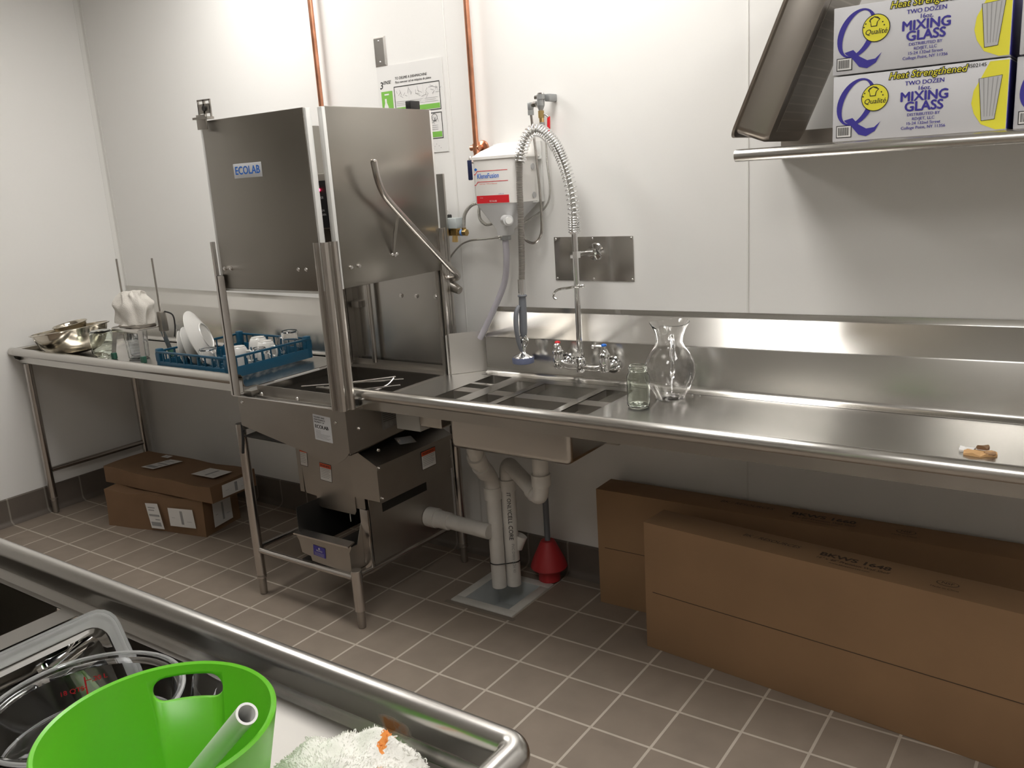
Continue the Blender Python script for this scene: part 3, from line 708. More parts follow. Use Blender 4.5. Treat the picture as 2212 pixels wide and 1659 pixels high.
# ribbed jacket of the lower hose
rr = []; pts = []
low, _ = spline([Vector((x, FYC, z)) for x, z in ((3.000, 1.735), (2.992, 1.64), (2.990, 1.55), (2.982, 1.36), (2.975, 1.272))], 6)
tot = [0]
for a, b in zip(low, low[1:]): tot.append(tot[-1]+(b-a).length)
def at_len(path_, tot_, s):
    for i in range(len(path_)-1):
        if s <= tot_[i+1]:
            t = (s-tot_[i])/max(1e-9, tot_[i+1]-tot_[i]); return path_[i].lerp(path_[i+1], t)
    return path_[-1]
n = int(tot[-1]/.0062)
for i in range(n+1):
    for ds, r in ((0, .0105), (.0016, .0128), (.0038, .0128), (.0052, .0105)):
        s = i*.0062+ds
        if s < tot[-1]: pts.append(at_len(low, tot, s)); rr.append(r)
M_rib = plain('ribbed_hose', (.42, .40, .37), .35, .8)
mb.tube(pts, .012, 12, M_rib, radii=rr)
mb.build('hose', None, PF)
# coil spring: loose at both ends, tight over the crown
tot = [0]
for a, b in zip(sp, sp[1:]): tot.append(tot[-1]+(b-a).length)
Lsp = tot[-1]; hel = []; N_ = 1500; phase = 0
for i in range(N_+1):
    s = Lsp*i/N_; f_ = i/N_
    pitch = .0085 if f_ < .10 else (.017 if f_ < .33 else (.0125 if f_ < .45 else (.0095 if f_ < .72 else .0135)))
    phase += 2*PI*(Lsp/N_)/pitch
    p = at_len(sp, tot, s); q = at_len(sp, tot, min(Lsp, s+.004)); q0 = at_len(sp, tot, max(0, s-.004)); d = (q-q0).normalized()
    u = Vector((0, 1, 0)); w_ = d.cross(u)
    hel.append(p + (u*math.cos(phase)+w_*math.sin(phase))*.0210)
MB().tube(hel, .0026, 7, M_chrome).build('coil_spring', None, PF, angle=180)
mb = MB(); mb.cyl((2.975, FYC, 1.285), (2.974, FYC, 1.232), .0150, mat=M_chrome, seg=10); mb.cyl((2.974, FYC, 1.232), (2.974, FYC, 1.222), .0115, mat=M_chrome); mb.torus((2.974, FYC, 1.222), .014, .0045, mat=M_rubber)
mb.tube([(2.974, FYC, 1.222), (2.972, FYC, 1.15), (2.970, FYC, 1.085), (2.969, FYC, 1.062)], .0145, 16, M_rubber, smooth=3, radii=[.0135, .016, .0155, .011])
mb.build('spray_grip', None, PF)
mb = MB(); mb.tube([(2.969, FYC, 1.07), (2.967, FYC-.002, 1.03), (2.966, FYC-.006, .998)], .010, 14, M_chrome, smooth=3); mb.lathe([(.008, .020), (.014, .012), (.034, .004), (.041, -.002), (.041, -.004), (0, -.004)], (2.966, FYC-.008, .984), 28, M_chrome)
mb.torus((2.968, FYC-.004, 1.045), .024, .003, (.15, 1, 0), mat=M_chrome); mb.cyl((2.968, FYC+.014, 1.045), (2.968, FYC-.020, 1.045), .009, mat=M_chrome)
sv = mb.build('spray_head', None, PF)
MB().lathe([(.034, 0), (.042, .001), (.044, -.004), (.043, -.022), (.036, -.025), (0, -.025)], (2.966, FYC-.008, .981), 28).build('spray_bumper', M_bumper, sv)
mb = MB(); mb.tube([(2.969, FYC-.020, 1.185), (2.966, FYC-.036, 1.160), (2.967, FYC-.044, 1.11), (2.968, FYC-.038, 1.06), (2.968, FYC-.026, 1.02), (2.967, FYC-.014, 1.005)], .009, 12, M_rubber, smooth=4, radii=[.007, .010, .010, .009, .007, .005])
mb.build('squeeze_lever', None, PF)
mb = MB(); mb.cyl((3.222, FYC, 1.368), (3.222, FYC, 1.392), .020, mat=M_chrome, seg=8); mb.tube([(3.222, FYC, 1.380), (3.220, -.08, 1.377), (3.218, -.02, 1.374)], .0095, 14, M_chrome, smooth=3); mb.cyl((3.218, -.05, 1.375), (3.218, -.022, 1.374), .0155, mat=M_chrome, seg=8)
mb.lathe([(.012, .010), (.030, .006), (.034, 0)], (0, 0, 0), 28, M_chrome, mtx=Matrix.Translation((3.218, -.0035, 1.374)) @ Matrix.Rotation(PI/2, 4, 'X'))
mb.build('wall_bracket', None, PF)
mb = MB(); mb.torus((3.222, FYC, 1.262), .0135, .0035, mat=M_chrome); mb.tube([(3.245, FYC, 1.265), (3.222, FYC-.014, 1.264), (3.19, FYC-.012, 1.258), (3.150, FYC-.008, 1.252), (3.128, FYC-.008, 1.240), (3.123, FYC-.008, 1.222), (3.134, FYC-.008, 1.214)], .0045, 10, M_chrome, smooth=5); mb.sphere((3.247, FYC, 1.265), .007, M_chrome)
mb.build('pot_hook', None, PF)

# ------------------------------------------------------------------ wall plates
mb = MB(); mb.box(3.032, 3.378, -.0030, -.0004, 1.262, 1.431, S_plate, r=.001)
for x in (3.040, 3.205, 3.370):
    for z in (1.270, 1.423): mb.sphere((x, -.003, z), .005, M_bolt, sc=(1, .5, 1))
tag(mb.build('access_panel', None), 'rectangular stainless access plate screwed to the wall behind the faucet riser', 'wall plate')
mb = MB(); x0, x1, z0, z1 = 2.177, 2.245, 2.160, 2.281; b_ = .007; yf = -.008
vs = [(x0, -.0004, z0), (x1, -.0004, z0), (x1, -.0004, z1), (x0, -.0004, z1), (x0+b_, yf, z0+b_), (x1-b_, yf, z0+b_), (x1-b_, yf, z1-b_), (x0+b_, yf, z1-b_)]
mb.add(vs, [(0, 1, 5, 4), (1, 2, 6, 5), (2, 3, 7, 6), (3, 0, 4, 7), (4, 5, 6, 7), (3, 2, 1, 0)], S_plate)
for z in (2.178, 2.262): mb.sphere((2.211, yf, z), .0045, M_bolt, sc=(1, .5, 1)); 
tag(mb.build('blank_switch_plate', None), 'small blank stainless switch plate on the wall above the instruction poster', 'wall plate')

# ------------------------------------------------------------------ instruction poster
PX0, PX1, PZ0, PZ1 = 2.180, 2.541, 1.790, 2.160
fr = facing((PX0, -.0010, PZ0), (1, 0, 0), (0, 0, 1)); W_, H_ = PX1-PX0, PZ1-PZ0
mb = MB(); mb.box(0, W_, 0, H_, -.0006, .0018, M_paper, mtx=fr); e = .0024
mb.text('3', .040, fr @ T(e, .020, .292), M_ink, bold=.02, shear=.2); mb.text('ENSE', .019, fr @ T(e, .054, .303), M_ink, bold=.03, shear=.25)
mb.text('TO DELIME A DISHMACHINE', .0150, fr @ T(e, .100, .314), M_ink, bold=.02, align='LEFT', shear=.15, squash=.92); mb.text('Para remover cal en m\u00e1quina de platos', .0140, fr @ T(e, .100, .298), M_ink, bold=.015, align='LEFT', shear=.15, squash=.90)
rect(mb, fr, .016, .080, .135, .268, M_green, e)
mb.add([(.028, .165, 0), (.052, .165, 0), (.052, .205, 0), (.044, .222, 0), (.044, .238, 0), (.034, .238, 0), (.034, .222, 0), (.028, .205, 0)], [tuple(range(8))], M_paper, fr @ T(e+.0004))
rect(mb, fr, .031, .049, .170, .195, M_ltgrey, e+.0008); rect(mb, fr, .034, .060, .252, .258, M_paper, e+.0004)
def frame(x0, x1, z0, z1, t=.003):
    for (a, b, c, d) in ((x0, x1, z0, z0+t), (x0, x1, z1-t, z1), (x0, x0+t, z0, z1), (x1-t, x1, z0, z1)): rect(mb, fr, a, b, c, d, M_ink, e+.0003)
frame(.090, .340, .170, .282); rect(mb, fr, .096, .334, .176, .196, M_green, e)
frame(.090, .340, .055, .160); rect(mb, fr, .096, .334, .061, .083, M_green, e)
rnd = random.Random(3)
def sketch(cx, cz):
    for k in range(5):
        a = rnd.uniform(0, PI); l = rnd.uniform(.012, .028); px, pz = cx+rnd.uniform(-.02, .02), cz+rnd.uniform(-.014, .014)
        dx, dz = math.cos(a)*l/2, math.sin(a)*l/2; nx, nz = -math.sin(a)*.0007, math.cos(a)*.0007
        mb.add([(px-dx-nx, pz-dz-nz, 0), (px+dx-nx, pz+dz-nz, 0), (px+dx+nx, pz+dz+nz, 0), (px-dx+nx, pz-dz+nz, 0)], [(0, 1, 2, 3)], M_inkgrey, fr @ T(e+.0004))
for (cx, cz) in ((.125, .248), (.170, .248), (.215, .248), (.255, .242), (.300, .250), (.322, .252), (.310, .135), (.285, .135), (.24, .135), (.19, .135), (.14, .135)): sketch(cx, cz)
for cx in (.170, .250): rect(mb, fr, cx, cx+.0006, .196, .279, M_ltgrey, e+.0004)
for zz in (.205, .212, .219, .092, .100, .108):
    for cx in (.098, .175, .256): rect(mb, fr, cx, cx+.060+.01*((int(zz*1000)) % 2), zz, zz+.0018, M_ltgrey, e+.0004)
ring = []
for k in range(24):
    a = 2*PI*k/24; b2 = 2*PI*(k+1)/24
    mb.add([(.300+.015*math.cos(a), .140+.015*math.sin(a), 0), (.300+.015*math.cos(b2), .140+.015*math.sin(b2), 0), (.300+.0132*math.cos(b2), .140+.0132*math.sin(b2), 0), (.300+.0132*math.cos(a), .140+.0132*math.sin(a), 0)], [(0, 1, 2, 3)], M_ink, fr @ T(e+.0004))
for (cx, cz) in ((.300, .033), (.290, .024), (.312, .025), (.282, .016), (.322, .017)): mb.disc(fr @ Vector((cx, cz, e)), .0018, (0, -1, 0), 8, M_inkgrey)
tag(mb.build('instruction_poster', None), 'laminated white and green deliming instruction poster on the wall behind the machine', 'poster')

# ------------------------------------------------------------------ copper pipes
mb = MB(); mb.cyl((1.864, -.042, 1.36), (1.864, -.042, CEIL-.001), .0112, mat=M_copper)
mb.box(1.850, 1.878, -.030, -.0005, 2.62, 2.64, M_copper)
tag(mb.build('copper_pipe', None), 'copper pipe running down the wall behind the front of the dishwashing machine', 'pipe')
CP = thing('copper_pipe', 'copper pipe with round wall flange and dark blue lever valve beside the white dispenser', 'pipe', (2.714, -.045, 1.62))
mb = MB(); mb.cyl((2.716, -.045, 1.80), (2.716, -.045, CEIL-.001), .0112, mat=M_copper); mb.cyl((2.716, -.045, 1.775), (2.716, -.045, 1.808), .0145, mat=M_copper)
mb.cyl((2.690, -.045, 1.792), (2.733, -.045, 1.792), .011, mat=M_copper); mb.cyl((2.716, -.045, 1.792), (2.716, -.004, 1.792), .012, mat=M_copper)
mb.lathe([(.013, .012), (.028, .006), (.031, 0), (.031, -.001)], (0, 0, 0), 28, M_copper, mtx=Matrix.Translation((2.716, -.002, 1.790)) @ Matrix.Rotation(PI/2, 4, 'X'))
mb.build('pipe_run', None, CP)
mb = MB(); mb.cyl((2.716, -.045, 1.745), (2.716, -.045, 1.777), .0125, mat=M_copper); mb.cyl((2.716, -.045, 1.715), (2.716, -.045, 1.748), .0165, mat=M_bolt, seg=8); mb.cyl((2.716, -.045, 1.62), (2.716, -.045, 1.715), .009, mat=M_hose)
mb.cyl((2.716, -.045, 1.67), (2.716, -.045, 1.69), .012, mat=M_red); mb.cyl((2.716, -.045, 1.735), (2.710, -.088, 1.738), .006, mat=M_bolt)
mb.build('ball_valve', None, CP)
mb = MB(); mb.tube([(2.714, -.085, 1.758), (2.716, -.092, 1.745), (2.713, -.092, 1.735)], .006, 8, M_bolt); mb.box(-.010, .010, -.004, .004, -.078, 0, M_navy if False else plain('valve_navy', (.015, .022, .07), .35), r=.0035, mtx=Matrix.Translation((2.714, -.094, 1.746)))
mb.build('valve_lever', None, CP)

# ------------------------------------------------------------------ detergent dispenser
DD = thing('detergent_dispenser', 'white plastic detergent dispenser hopper with red and blue lettering mounted on the wall', 'dispenser', (2.90, -.09, 1.44))
DXL, DXR, DYF = 2.780, 2.985, -.165
mb = MB()
sec = [(DXL, -.012), (DXL, DYF+.012)] + arc(DXL+.012, DYF+.012, .012, 180, 270, 4)[1:] + arc(DXR-.03, DYF+.03, .03, 270, 360, 6) + [(DXR, -.012)]
def loft(mb, secs, mat, capb=True, capt=True):
    n = len(secs[0]); vs = [p for s_ in secs for p in s_]; fs = []
    for k in range(len(secs)-1):
        for i in range(n): fs.append((k*n+i, k*n+(i+1) % n, (k+1)*n+(i+1) % n, (k+1)*n+i))
    if capb: fs.append(tuple(range(n-1, -1, -1)))
    if capt: fs.append(tuple(range((len(secs)-1)*n, len(secs)*n)))
    return mb.add(vs, fs, mat)
loft(mb, [[(x, y, 1.576) for x, y in sec], [(x, y, 1.742) for x, y in sec]], M_frost)
mb.build('hopper', None, DD)
def sc_(s_, cx, cy, k, ky=None):
    ky = ky or k; return [(cx+(x-cx)*k, cy+(y-cy)*ky) for x, y in s_]
mb = MB(); loft(mb, [[(x, y, 1.742) for x, y in sc_(sec, 2.88, -.08, 1.05)], [(x, y, 1.752) for x, y in sc_(sec, 2.88, -.08, 1.05)], [(x, y+.0, 1.768+.02*(y+.17)/.17) for x, y in sc_(sec, 2.885, -.055, .86, .72)], [(x, y, 1.800) for x, y in sc_(sec, 2.90, -.012, .55, .35)]], M_frost)
mb.build('lid', None, DD)
mb = MB(); loft(mb, [[(2.888+(x-2.88)*.22, -.125+(y+.085)*.26, 1.452) for x, y in sec], [(2.888+(x-2.88)*.27, -.122+(y+.085)*.3, 1.475) for x, y in sec], [(x*1.0, y, 1.576) for x, y in sc_(sec, 2.88, -.09, .985)]], M_frost2)
mb.cyl((2.920, -.165, 1.512), (2.952, -.190, 1.512), .020, mat=M_frost2); mb.cyl((2.948, -.187, 1.512), (2.958, -.195, 1.512), .013, mat=M_white)
mb.build('hopper_cone', None, DD)
mb = MB(); mb.box(2.770, 2.998, -.010, -.0005, 1.570, 1.80, M_white, r=.003); mb.box(2.958, 3.000, -.06, -.0095, 1.570, 1.5745, M_white); mb.box(2.985, 3.004, -.03, -.0095, 1.731, 1.735, M_white)
mb.build('mounting_plate', None, DD)
for z in (1.705, 1.598): MB().cyl((DXR+.0005, -.055, z), (DXR+.003, -.055, z), .012, mat=M_ltgrey).build('screw_cap', None, DD)
mb = MB(); mb.cyl((2.888, -.125, 1.434), (2.888, -.125, 1.456), .021, mat=M_castgrey); mb.cyl((2.86, -.128, 1.444), (2.888, -.126, 1.444), .008, mat=M_bolt)
mb.build('dispenser_spout', None, DD)
fr = facing((2.870, DYF-.0008, 1.66), (1, 0, 0), (0, 0, 1)); mb = MB()
rect(mb, fr, -.078, .075, -.082, -.053, M_red, 0)
mb.text('KleneFusion', .0262, fr @ T(.0004, -.070, .020), M_blue, bold=.015, shear=.12, align='LEFT', squash=.80)
for z in (.038, -.002):
    mb.add([(-.084, z-.012, 0), (-.078, z-.012, 0), (-.066, z, 0), (.075, z, 0), (.075, z+.0022, 0), (-.068, z+.0022, 0), (-.078, z-.009, 0), (-.084, z-.009, 0)], [tuple(range(8))], M_red, fr)
mb.text('Solid Case - Without Dispenser', .0065, fr @ T(.0004, -.060, -.009), M_orange, align='LEFT'); mb.text('ECOLAB', .009, fr @ T(.0006, 0, -.075), M_paper, bold=.02); mb.text('# 5421-06', .0055, fr @ T(.0004, .04, -.049), M_navy)
mb.add([(-.082, .046, 0), (-.074, .052, 0), (-.066, .046, 0), (-.074, .040, 0)], [(0, 1, 2, 3)], M_blue, fr); mb.text('rinse line', .004, fr @ T(.0006, -.055, -.061), M_paper)
mb.build('printed_label', None, DD)
mb = MB(); mb.tube([(2.888, -.128, 1.436), (2.885, -.124, 1.36), (2.853, -.105, 1.262), (2.790, -.105, 1.150), (2.712, -.105, 1.03)], .0125, 14, M_clearhose, smooth=6); mb.build('drain_hose', None, DD)

# ------------------------------------------------------------------ vacuum breaker, brass valve and steel line
VB = thing('supply_valve', 'chrome vacuum breaker above a small brass valve with red lever, high on the wall', 'valve', (3.04, -.06, 1.83))
mb = MB(); mb.cyl((3.044, -.06, 1.944), (3.044, -.06, 1.962), .0165, mat=M_castgrey, seg=8); mb.cyl((3.044, -.06, 1.962), (3.044, -.06, 1.967), .013, mat=M_chrome); mb.cyl((3.041, -.06, 1.922), (3.042, -.06, 1.944), .0145, mat=M_castgrey); mb.cyl((3.040, -.06, 1.905), (3.041, -.06, 1.922), .008, .0145, mat=M_castgrey)
mb.cyl((3.018, -.06, 1.953), (3.032, -.06, 1.953), .0085, mat=M_chrome, seg=8); mb.box(3.055, 3.078, -.055, -.0005, 1.935, 1.962, M_castgrey, r=.004)
mb.cyl((2.998, -.06, 1.928), (3.030, -.06, 1.928), .009, mat=M_chrome, seg=10); mb.cyl((3.010, -.06, 1.928), (3.022, -.06, 1.928), .0125, mat=M_chrome, seg=6)
mb.box(2.986, 3.004, -.069, -.051, 1.910, 1.938, M_castgrey, r=.003); mb.cyl((2.995, -.06, 1.892), (2.995, -.06, 1.910), .0115, mat=M_castgrey, seg=6)
mb.build('vacuum_breaker', None, VB)
mb = MB(); mb.cyl((3.041, -.06, 1.878), (3.041, -.06, 1.904), .0115, mat=M_brass, seg=6); mb.cyl((3.042, -.06, 1.862), (3.041, -.06, 1.878), .009, mat=M_brass); mb.cyl((3.042, -.06, 1.846), (3.042, -.06, 1.862), .010, mat=M_castgrey); mb.tube([(3.041, -.06, 1.895), (3.055, -.05, 1.888), (3.062, -.042, 1.878)], .004, 8, M_bolt)
mb.build('brass_valve', None, VB)
MB().box(-.0055, .0055, -.004, .004, -.068, 0, r=.002, mtx=Matrix.Translation((3.062, -.042, 1.882)) @ Matrix.Rotation(.06, 4, 'Y')).build('red_lever', M_red, VB)
mb = MB(); mb.tube([(2.995, -.06, 1.90), (2.996, -.055, 1.80), (2.998, -.19, 1.735), (3.006, -.19, 1.62), (3.008, -.18, 1.57)] if False else [(2.995, -.06, 1.90), (2.997, -.050, 1.80), (3.006, -.046, 1.634), (3.008, -.046, 1.493), (2.998, -.046, 1.440), (2.965, -.046, 1.413), (2.925, -.046, 1.428), (2.905, -.046, 1.47)], .0052, 10, S_tube, smooth=6)
mb.build('steel_line', None, VB)
mb = MB(); mb.tube([(3.042, -.06, 1.85), (3.038, -.035, 1.803), (3.037, -.03, 1.717), (3.044, -.03, 1.613), (3.022, -.03, 1.553), (2.958, -.035, 1.511), (2.905, -.10, 1.470), (2.880, -.145, 1.448), (2.820, -.10, 1.440), (2.74, -.07, 1.433), (2.640, -.04, 1.424), (2.575, -.035, 1.396), (2.50, -.03, 1.33)], .0040, 8, M_hose, smooth=6)
tag(mb.build('capillary_line', None), 'thin grey line looping from the red-lever valve under the dispenser to the machine', 'hose')

# ------------------------------------------------------------------ solenoid valve
SV = thing('solenoid_valve', 'pale grey solenoid box on a brass valve with braided hose, at the machine back corner', 'valve', (2.60, -.08, 1.44))
mb = MB(); mb.box(2.545, 2.632, -.105, -.055, 1.480, 1.522, plain('solenoid_grey', (.46, .50, .50), .4), r=.003); mb.build('coil_box', None, SV)
mb = MB(); mb.box(2.530, 2.562, -.10, -.04, 1.470, 1.535, M_black, r=.004); mb.cyl((2.55, -.11, 1.49), (2.575, -.11, 1.49), .018, mat=M_black); mb.cyl((2.545, -.07, 1.535), (2.560, -.07, 1.547), .012, mat=M_bolt); mb.build('connector', None, SV)
mb = MB(); mb.cyl((2.560, -.085, 1.462), (2.660, -.085, 1.462), .0125, mat=M_brass, seg=10); mb.box(2.595, 2.625, -.10, -.07, 1.452, 1.490, M_brass, r=.003); mb.cyl((2.606, -.085, 1.455), (2.604, -.085, 1.425), .011, .013, mat=M_brass, seg=8); mb.cyl((2.652, -.085, 1.462), (2.668, -.085, 1.462), .0145, mat=M_brass, seg=6); mb.cyl((2.654, -.085, 1.462), (2.654, -.085, 1.482), .009, mat=M_brass, seg=6); mb.cyl((2.639, -.085, 1.462), (2.648, -.085, 1.462), .0135, mat=plain('valve_tag_blue', (.12, .25, .55), .4)); mb.cyl((2.540, -.085, 1.462), (2.562, -.085, 1.462), .009, mat=M_castgrey)
mb.build('valve_body', None, SV)
mb = MB(); mb.tube([(2.654, -.085, 1.478), (2.656, -.085, 1.50), (2.664, -.085, 1.535), (2.692, -.082, 1.566), (2.726, -.07, 1.578), (2.772, -.02, 1.575)], .0075, 10, M_hose, smooth=5); mb.cyl((2.654, -.085, 1.478), (2.654, -.085, 1.498), .0088, mat=M_bolt, seg=6)
mb.tube([(2.716, -.045, 1.62), (2.716, -.050, 1.57), (2.714, -.055, 1.54), (2.722, -.058, 1.51), (2.752, -.060, 1.490), (2.792, -.060, 1.497)], .0062, 10, M_hose, smooth=5)
mb.build('braided_hose', None, SV)

# ------------------------------------------------------------------ wall shelf with cartons and pan
SX0, SX1 = 3.925, 5.145; SZ = 1.708; SY = -.405
WS = thing('wall_shelf', 'stainless wall shelf with rolled front edge high on the right, carrying white cartons', 'shelf', (4.53, -.2, 1.55))
mb = MB(); mb.box(SX0, SX1, SY, -.002, SZ-.002, SZ, S_pan)
mb.sheet([(SY+.02, SZ-.0005), (SY, SZ-.0005)] + arc(SY-.001, SZ-.018, .0175, 90, 280, 10)[1:], 'x', SX0, SX1, .0015, S_counter)
mb.sheet([(-.004, SZ), (-.004, SZ+.05)], 'x', SX0, SX1, -.0015, S_pan)
mb.prism([(SY+.01, SZ), (-.002, SZ), (-.002, SZ-.035), (SY+.01, SZ-.02)], 'x', SX0, SX0+.0015, S_pan)
mb.build('shelf_board', None, WS)
for x in (4.86, 5.08):
    mb = MB(); mb.prism([(-.002, SZ-.003), (SY+.06, SZ-.003), (SY+.06, SZ-.018), (-.03, SZ-.12), (-.002, SZ-.12)], 'x', x-.001, x+.001, S_pan); mb.box(x-.015, x+.015, SY+.06, -.002, SZ-.005, SZ-.003, S_pan)
    mb.build('shelf_bracket', None, WS)
def carton(x0, zb, lab, grp, ang=0.0, dy=0.0):
    L_, D_, H_ = .418, .29, .172
    o = thing('glassware_carton', lab, 'box', (x0+L_/2, -.235+dy, zb), grp, ang)
    loc = Matrix.Identity(4)
    b = MB(); b.box(-L_/2, L_/2, -D_/2, D_/2, 0, H_-.002, M_boxwhite, r=.002)
    b.box(L_/2-.001, L_/2+.0006, -D_/2+.004, D_/2-.004, .004, H_-.006, M_navy)
    b.build('box_body', None, o, local=True)
    f = facing((-L_/2, -D_/2-.0005, 0), (1, 0, 0), (0, 0, 1)); b = MB(); e = .0004
    b.add([(.395, .003, 0), (L_-.001, .003, 0), (L_-.001, H_-.006, 0), (.375, H_-.006, 0), (.355, .125, 0), (.342, .10, 0), (.338, .07, 0), (.345, .045, 0), (.362, .018, 0)], [tuple(range(9))], M_yellow, f)
    qc = (.060, .100); po, pi_ = [], []
    for k in range(40):
        a_ = 2*PI*k/40; X_, Z_ = .048*math.cos(a_), .060*math.sin(a_); po.append((qc[0]+X_+.22*Z_, qc[1]+Z_, 0))
        X_, Z_ = .033*math.cos(a_), .055*math.sin(a_); pi_.append((qc[0]+X_+.30*Z_+.000, qc[1]+Z_, 0))
    b.add(po+pi_, [(k, (k+1) % 40, 40+(k+1) % 40, 40+k) for k in range(40)], M_navy, f @ T(e))
    tl = [(.030, .055), (.052, .060), (.068, .042), (.088, .030), (.108, .032), (.124, .046), (.110, .022), (.088, .010), (.068, .016), (.048, .040), (.034, .050)]
    b.add([(x, z, 0) for x, z in tl], [tuple(range(len(tl)))], M_navy, f @ T(e*1.5))
    def disc(cx, cz, r, mat, z): b.add([(cx+r*math.cos(2*PI*k/30), cz+r*math.sin(2*PI*k/30), z) for k in range(30)], [tuple(range(30))], mat, f)
    disc(.108, .107, .0345, M_ink, e*2); disc(.108, .107, .0325, M_yellow, e*3)
    b.text('Qualit\u00e9', .0185, f @ T(e*4, .108, .098), M_ink, bold=.01, shear=.2)
    b.add([(.095, .111, 0), (.110, .111, 0), (.112, .122, 0), (.118, .128, 0), (.112, .134, 0), (.103, .136, 0), (.094, .132, 0), (.090, .126, 0), (.094, .121, 0)], [tuple(range(9))], M_ink, f @ T(e*4)); b.add([(.097, .113, 0), (.108, .113, 0), (.110, .122, 0), (.115, .128, 0), (.103, .1335, 0), (.094, .127, 0)], [tuple(range(6))], M_yellow, f @ T(e*5))
    for (cx, cz) in ((.082, .120), (.078, .112), (.124, .120), (.128, .112)): disc(cx, cz, .0018, M_ink, e*4)
    f2 = f @ T(e, .232, .156); b.text('Heat Strengthened', .0240, f2, M_ink, bold=.075, shear=.25); b.text('Heat Strengthened', .0240, f2 @ T(e), M_yellow, bold=.0, shear=.25)
    if grp:
        b.text('HS02145', .0125, f @ T(e, .345, .160), M_ink, bold=.01)
    for s_, sz, z, bo in (('TWO DOZEN', .0150, .134, .03), ('16oz.', .0150, .120, .03), ('MIXING', .0330, .100, .045), ('GLASS', .0330, .075, .045), ('DISTRIBUTED BY', .0105, .0555, .008), ('RD/JET, LLC', .0105, .0445, .008), ('15-24 132nd Street', .0105, .0335, .008), ('College Point, NY 11356', .0105, .0225, .008)):
        b.text(s_, sz, f @ T(e, .228, z), M_navy, bold=max(bo, .02))
    g = [(.352, .128), (.404, .132), (.392, .028), (.362, .026)]
    b.add([(x, z, 0) for x, z in g], [(3, 2, 1, 0)], M_ink, f @ T(e*2)); b.add([(.3532, .1272, 0), (.4028, .1310, 0), (.3910, .029, 0), (.3630, .027, 0)], [(3, 2, 1, 0)], M_ltgrey, f @ T(e*3))
    for k in range(4):
        xt = .362+.0105*k; xb = .368+.006*k; b.add([(xt, .128, 0), (xt+.0018, .128, 0), (xb+.0014, .036, 0), (xb, .036, 0)], [(0, 1, 2, 3)], M_inkgrey, f @ T(e*4))
    rect(b, f, .010, .050, .010, .042, M_ink, e); rect(b, f, .012, .048, .012, .040, M_paper, e*2)
    xx = .015
    for k in range(15):
        wd = (.0008, .0014, .0006)[k % 3]; rect(b, f, xx, xx+wd, .016, .037, M_ink, e*3); xx += wd + (.0008, .0012)[k % 2]
    b.build('printed_front', None, o, local=True)
    return o
c1 = carton(4.190, SZ+.0005, 'white mixing-glass carton at the bottom of the left stack, right beside the steel pan', 'mixing glass cartons on the wall shelf')
c2 = carton(4.188, SZ+.174, 'upper white mixing-glass carton of the left stack, its top cut off by the picture edge', 'mixing glass cartons on the wall shelf', dy=-.002)
c3 = carton(4.622, SZ+.0005, 'bottom white carton of the right stack, mostly beyond the right picture edge', 'mixing glass cartons on the wall shelf', dy=.01)
c4 = carton(4.626, SZ+.174, 'top white carton of the right stack, showing only its blue corner at the picture edge', 'mixing glass cartons on the wall shelf', dy=.004)
# perforated pan standing on end, leaning against the cartons
M_perf = bpy.data.materials.new('perforated_steel'); nt, b_, N, L = nodes_of(M_perf)
b_.inputs['Metallic'].default_value = 1; b_.inputs['Roughness'].default_value = .38
tc = N.new('ShaderNodeTexCoord'); vo = N.new('ShaderNodeTexVoronoi'); vo.inputs['Randomness'].default_value = 0; vo.inputs['Scale'].default_value = 95
L.new(tc.outputs['Object'], vo.inputs['Vector']); rp = N.new('ShaderNodeValToRGB'); rp.color_ramp.elements[0].position = .22; rp.color_ramp.elements[0].color = (.62, .58, .52, 1); rp.color_ramp.elements[1].position = .28; rp.color_ramp.elements[1].color = (.40, .37, .33, 1)
L.new(vo.outputs['Distance'], rp.inputs['Fac']); L.new(rp.outputs['Color'], b_.inputs['Base Color'])
a_ = math.radians(24); mt_ = Matrix.Translation((4.012, -.400, SZ+.005)) @ Matrix.Rotation(a_, 4, 'Y')
PL, PW, PD = .53, .325, .100      # length up, width in depth, pan depth toward -x
PN = thing('perforated_pan', 'perforated stainless hotel pan standing on end, leaning against the cartons on the shelf', 'pan', (4.0, -.24, SZ))
mb = MB(); r_ = .02
def pring(x, ins, rr):
    out = []
    for (cy, cz, a0) in ((PW-ins-rr, PL-ins-rr, 0), (ins+rr, PL-ins-rr, 90), (ins+rr, ins+rr, 180), (PW-ins-rr, ins+rr, 270)):
        for i in range(5):
            t = math.radians(a0+90*i/4); out.append((x, cy+rr*math.cos(t), cz+rr*math.sin(t)))
    return out
for e_ in (0, .0015):
    rs = [pring(-PD-.006, -.016, .03), pring(-PD, -.012, .03), pring(-PD+.002, e_*.5, .024), pring(-.018, .004+e_, .024), pring(-.005, .010+e_, .024), pring(-e_, .022+e_, .024)]
    n = len(rs[0]); vs = [p for q in rs for p in q]; fs = []
    for k in range(5):
        for i in range(n): fs.append((k*n+i, k*n+(i+1) % n, (k+1)*n+(i+1) % n, (k+1)*n+i))
    fs.append(tuple(range(5*n, 6*n))); mb.add(vs, fs, S_pan, mt_)
mb.build('pan_body', None, PN)
mb = MB(); mb.box(.0002, .0009, .04, PW-.04, .04, PL-.04, M_perf, mtx=mt_); mb.build('perforated_base', None, PN)
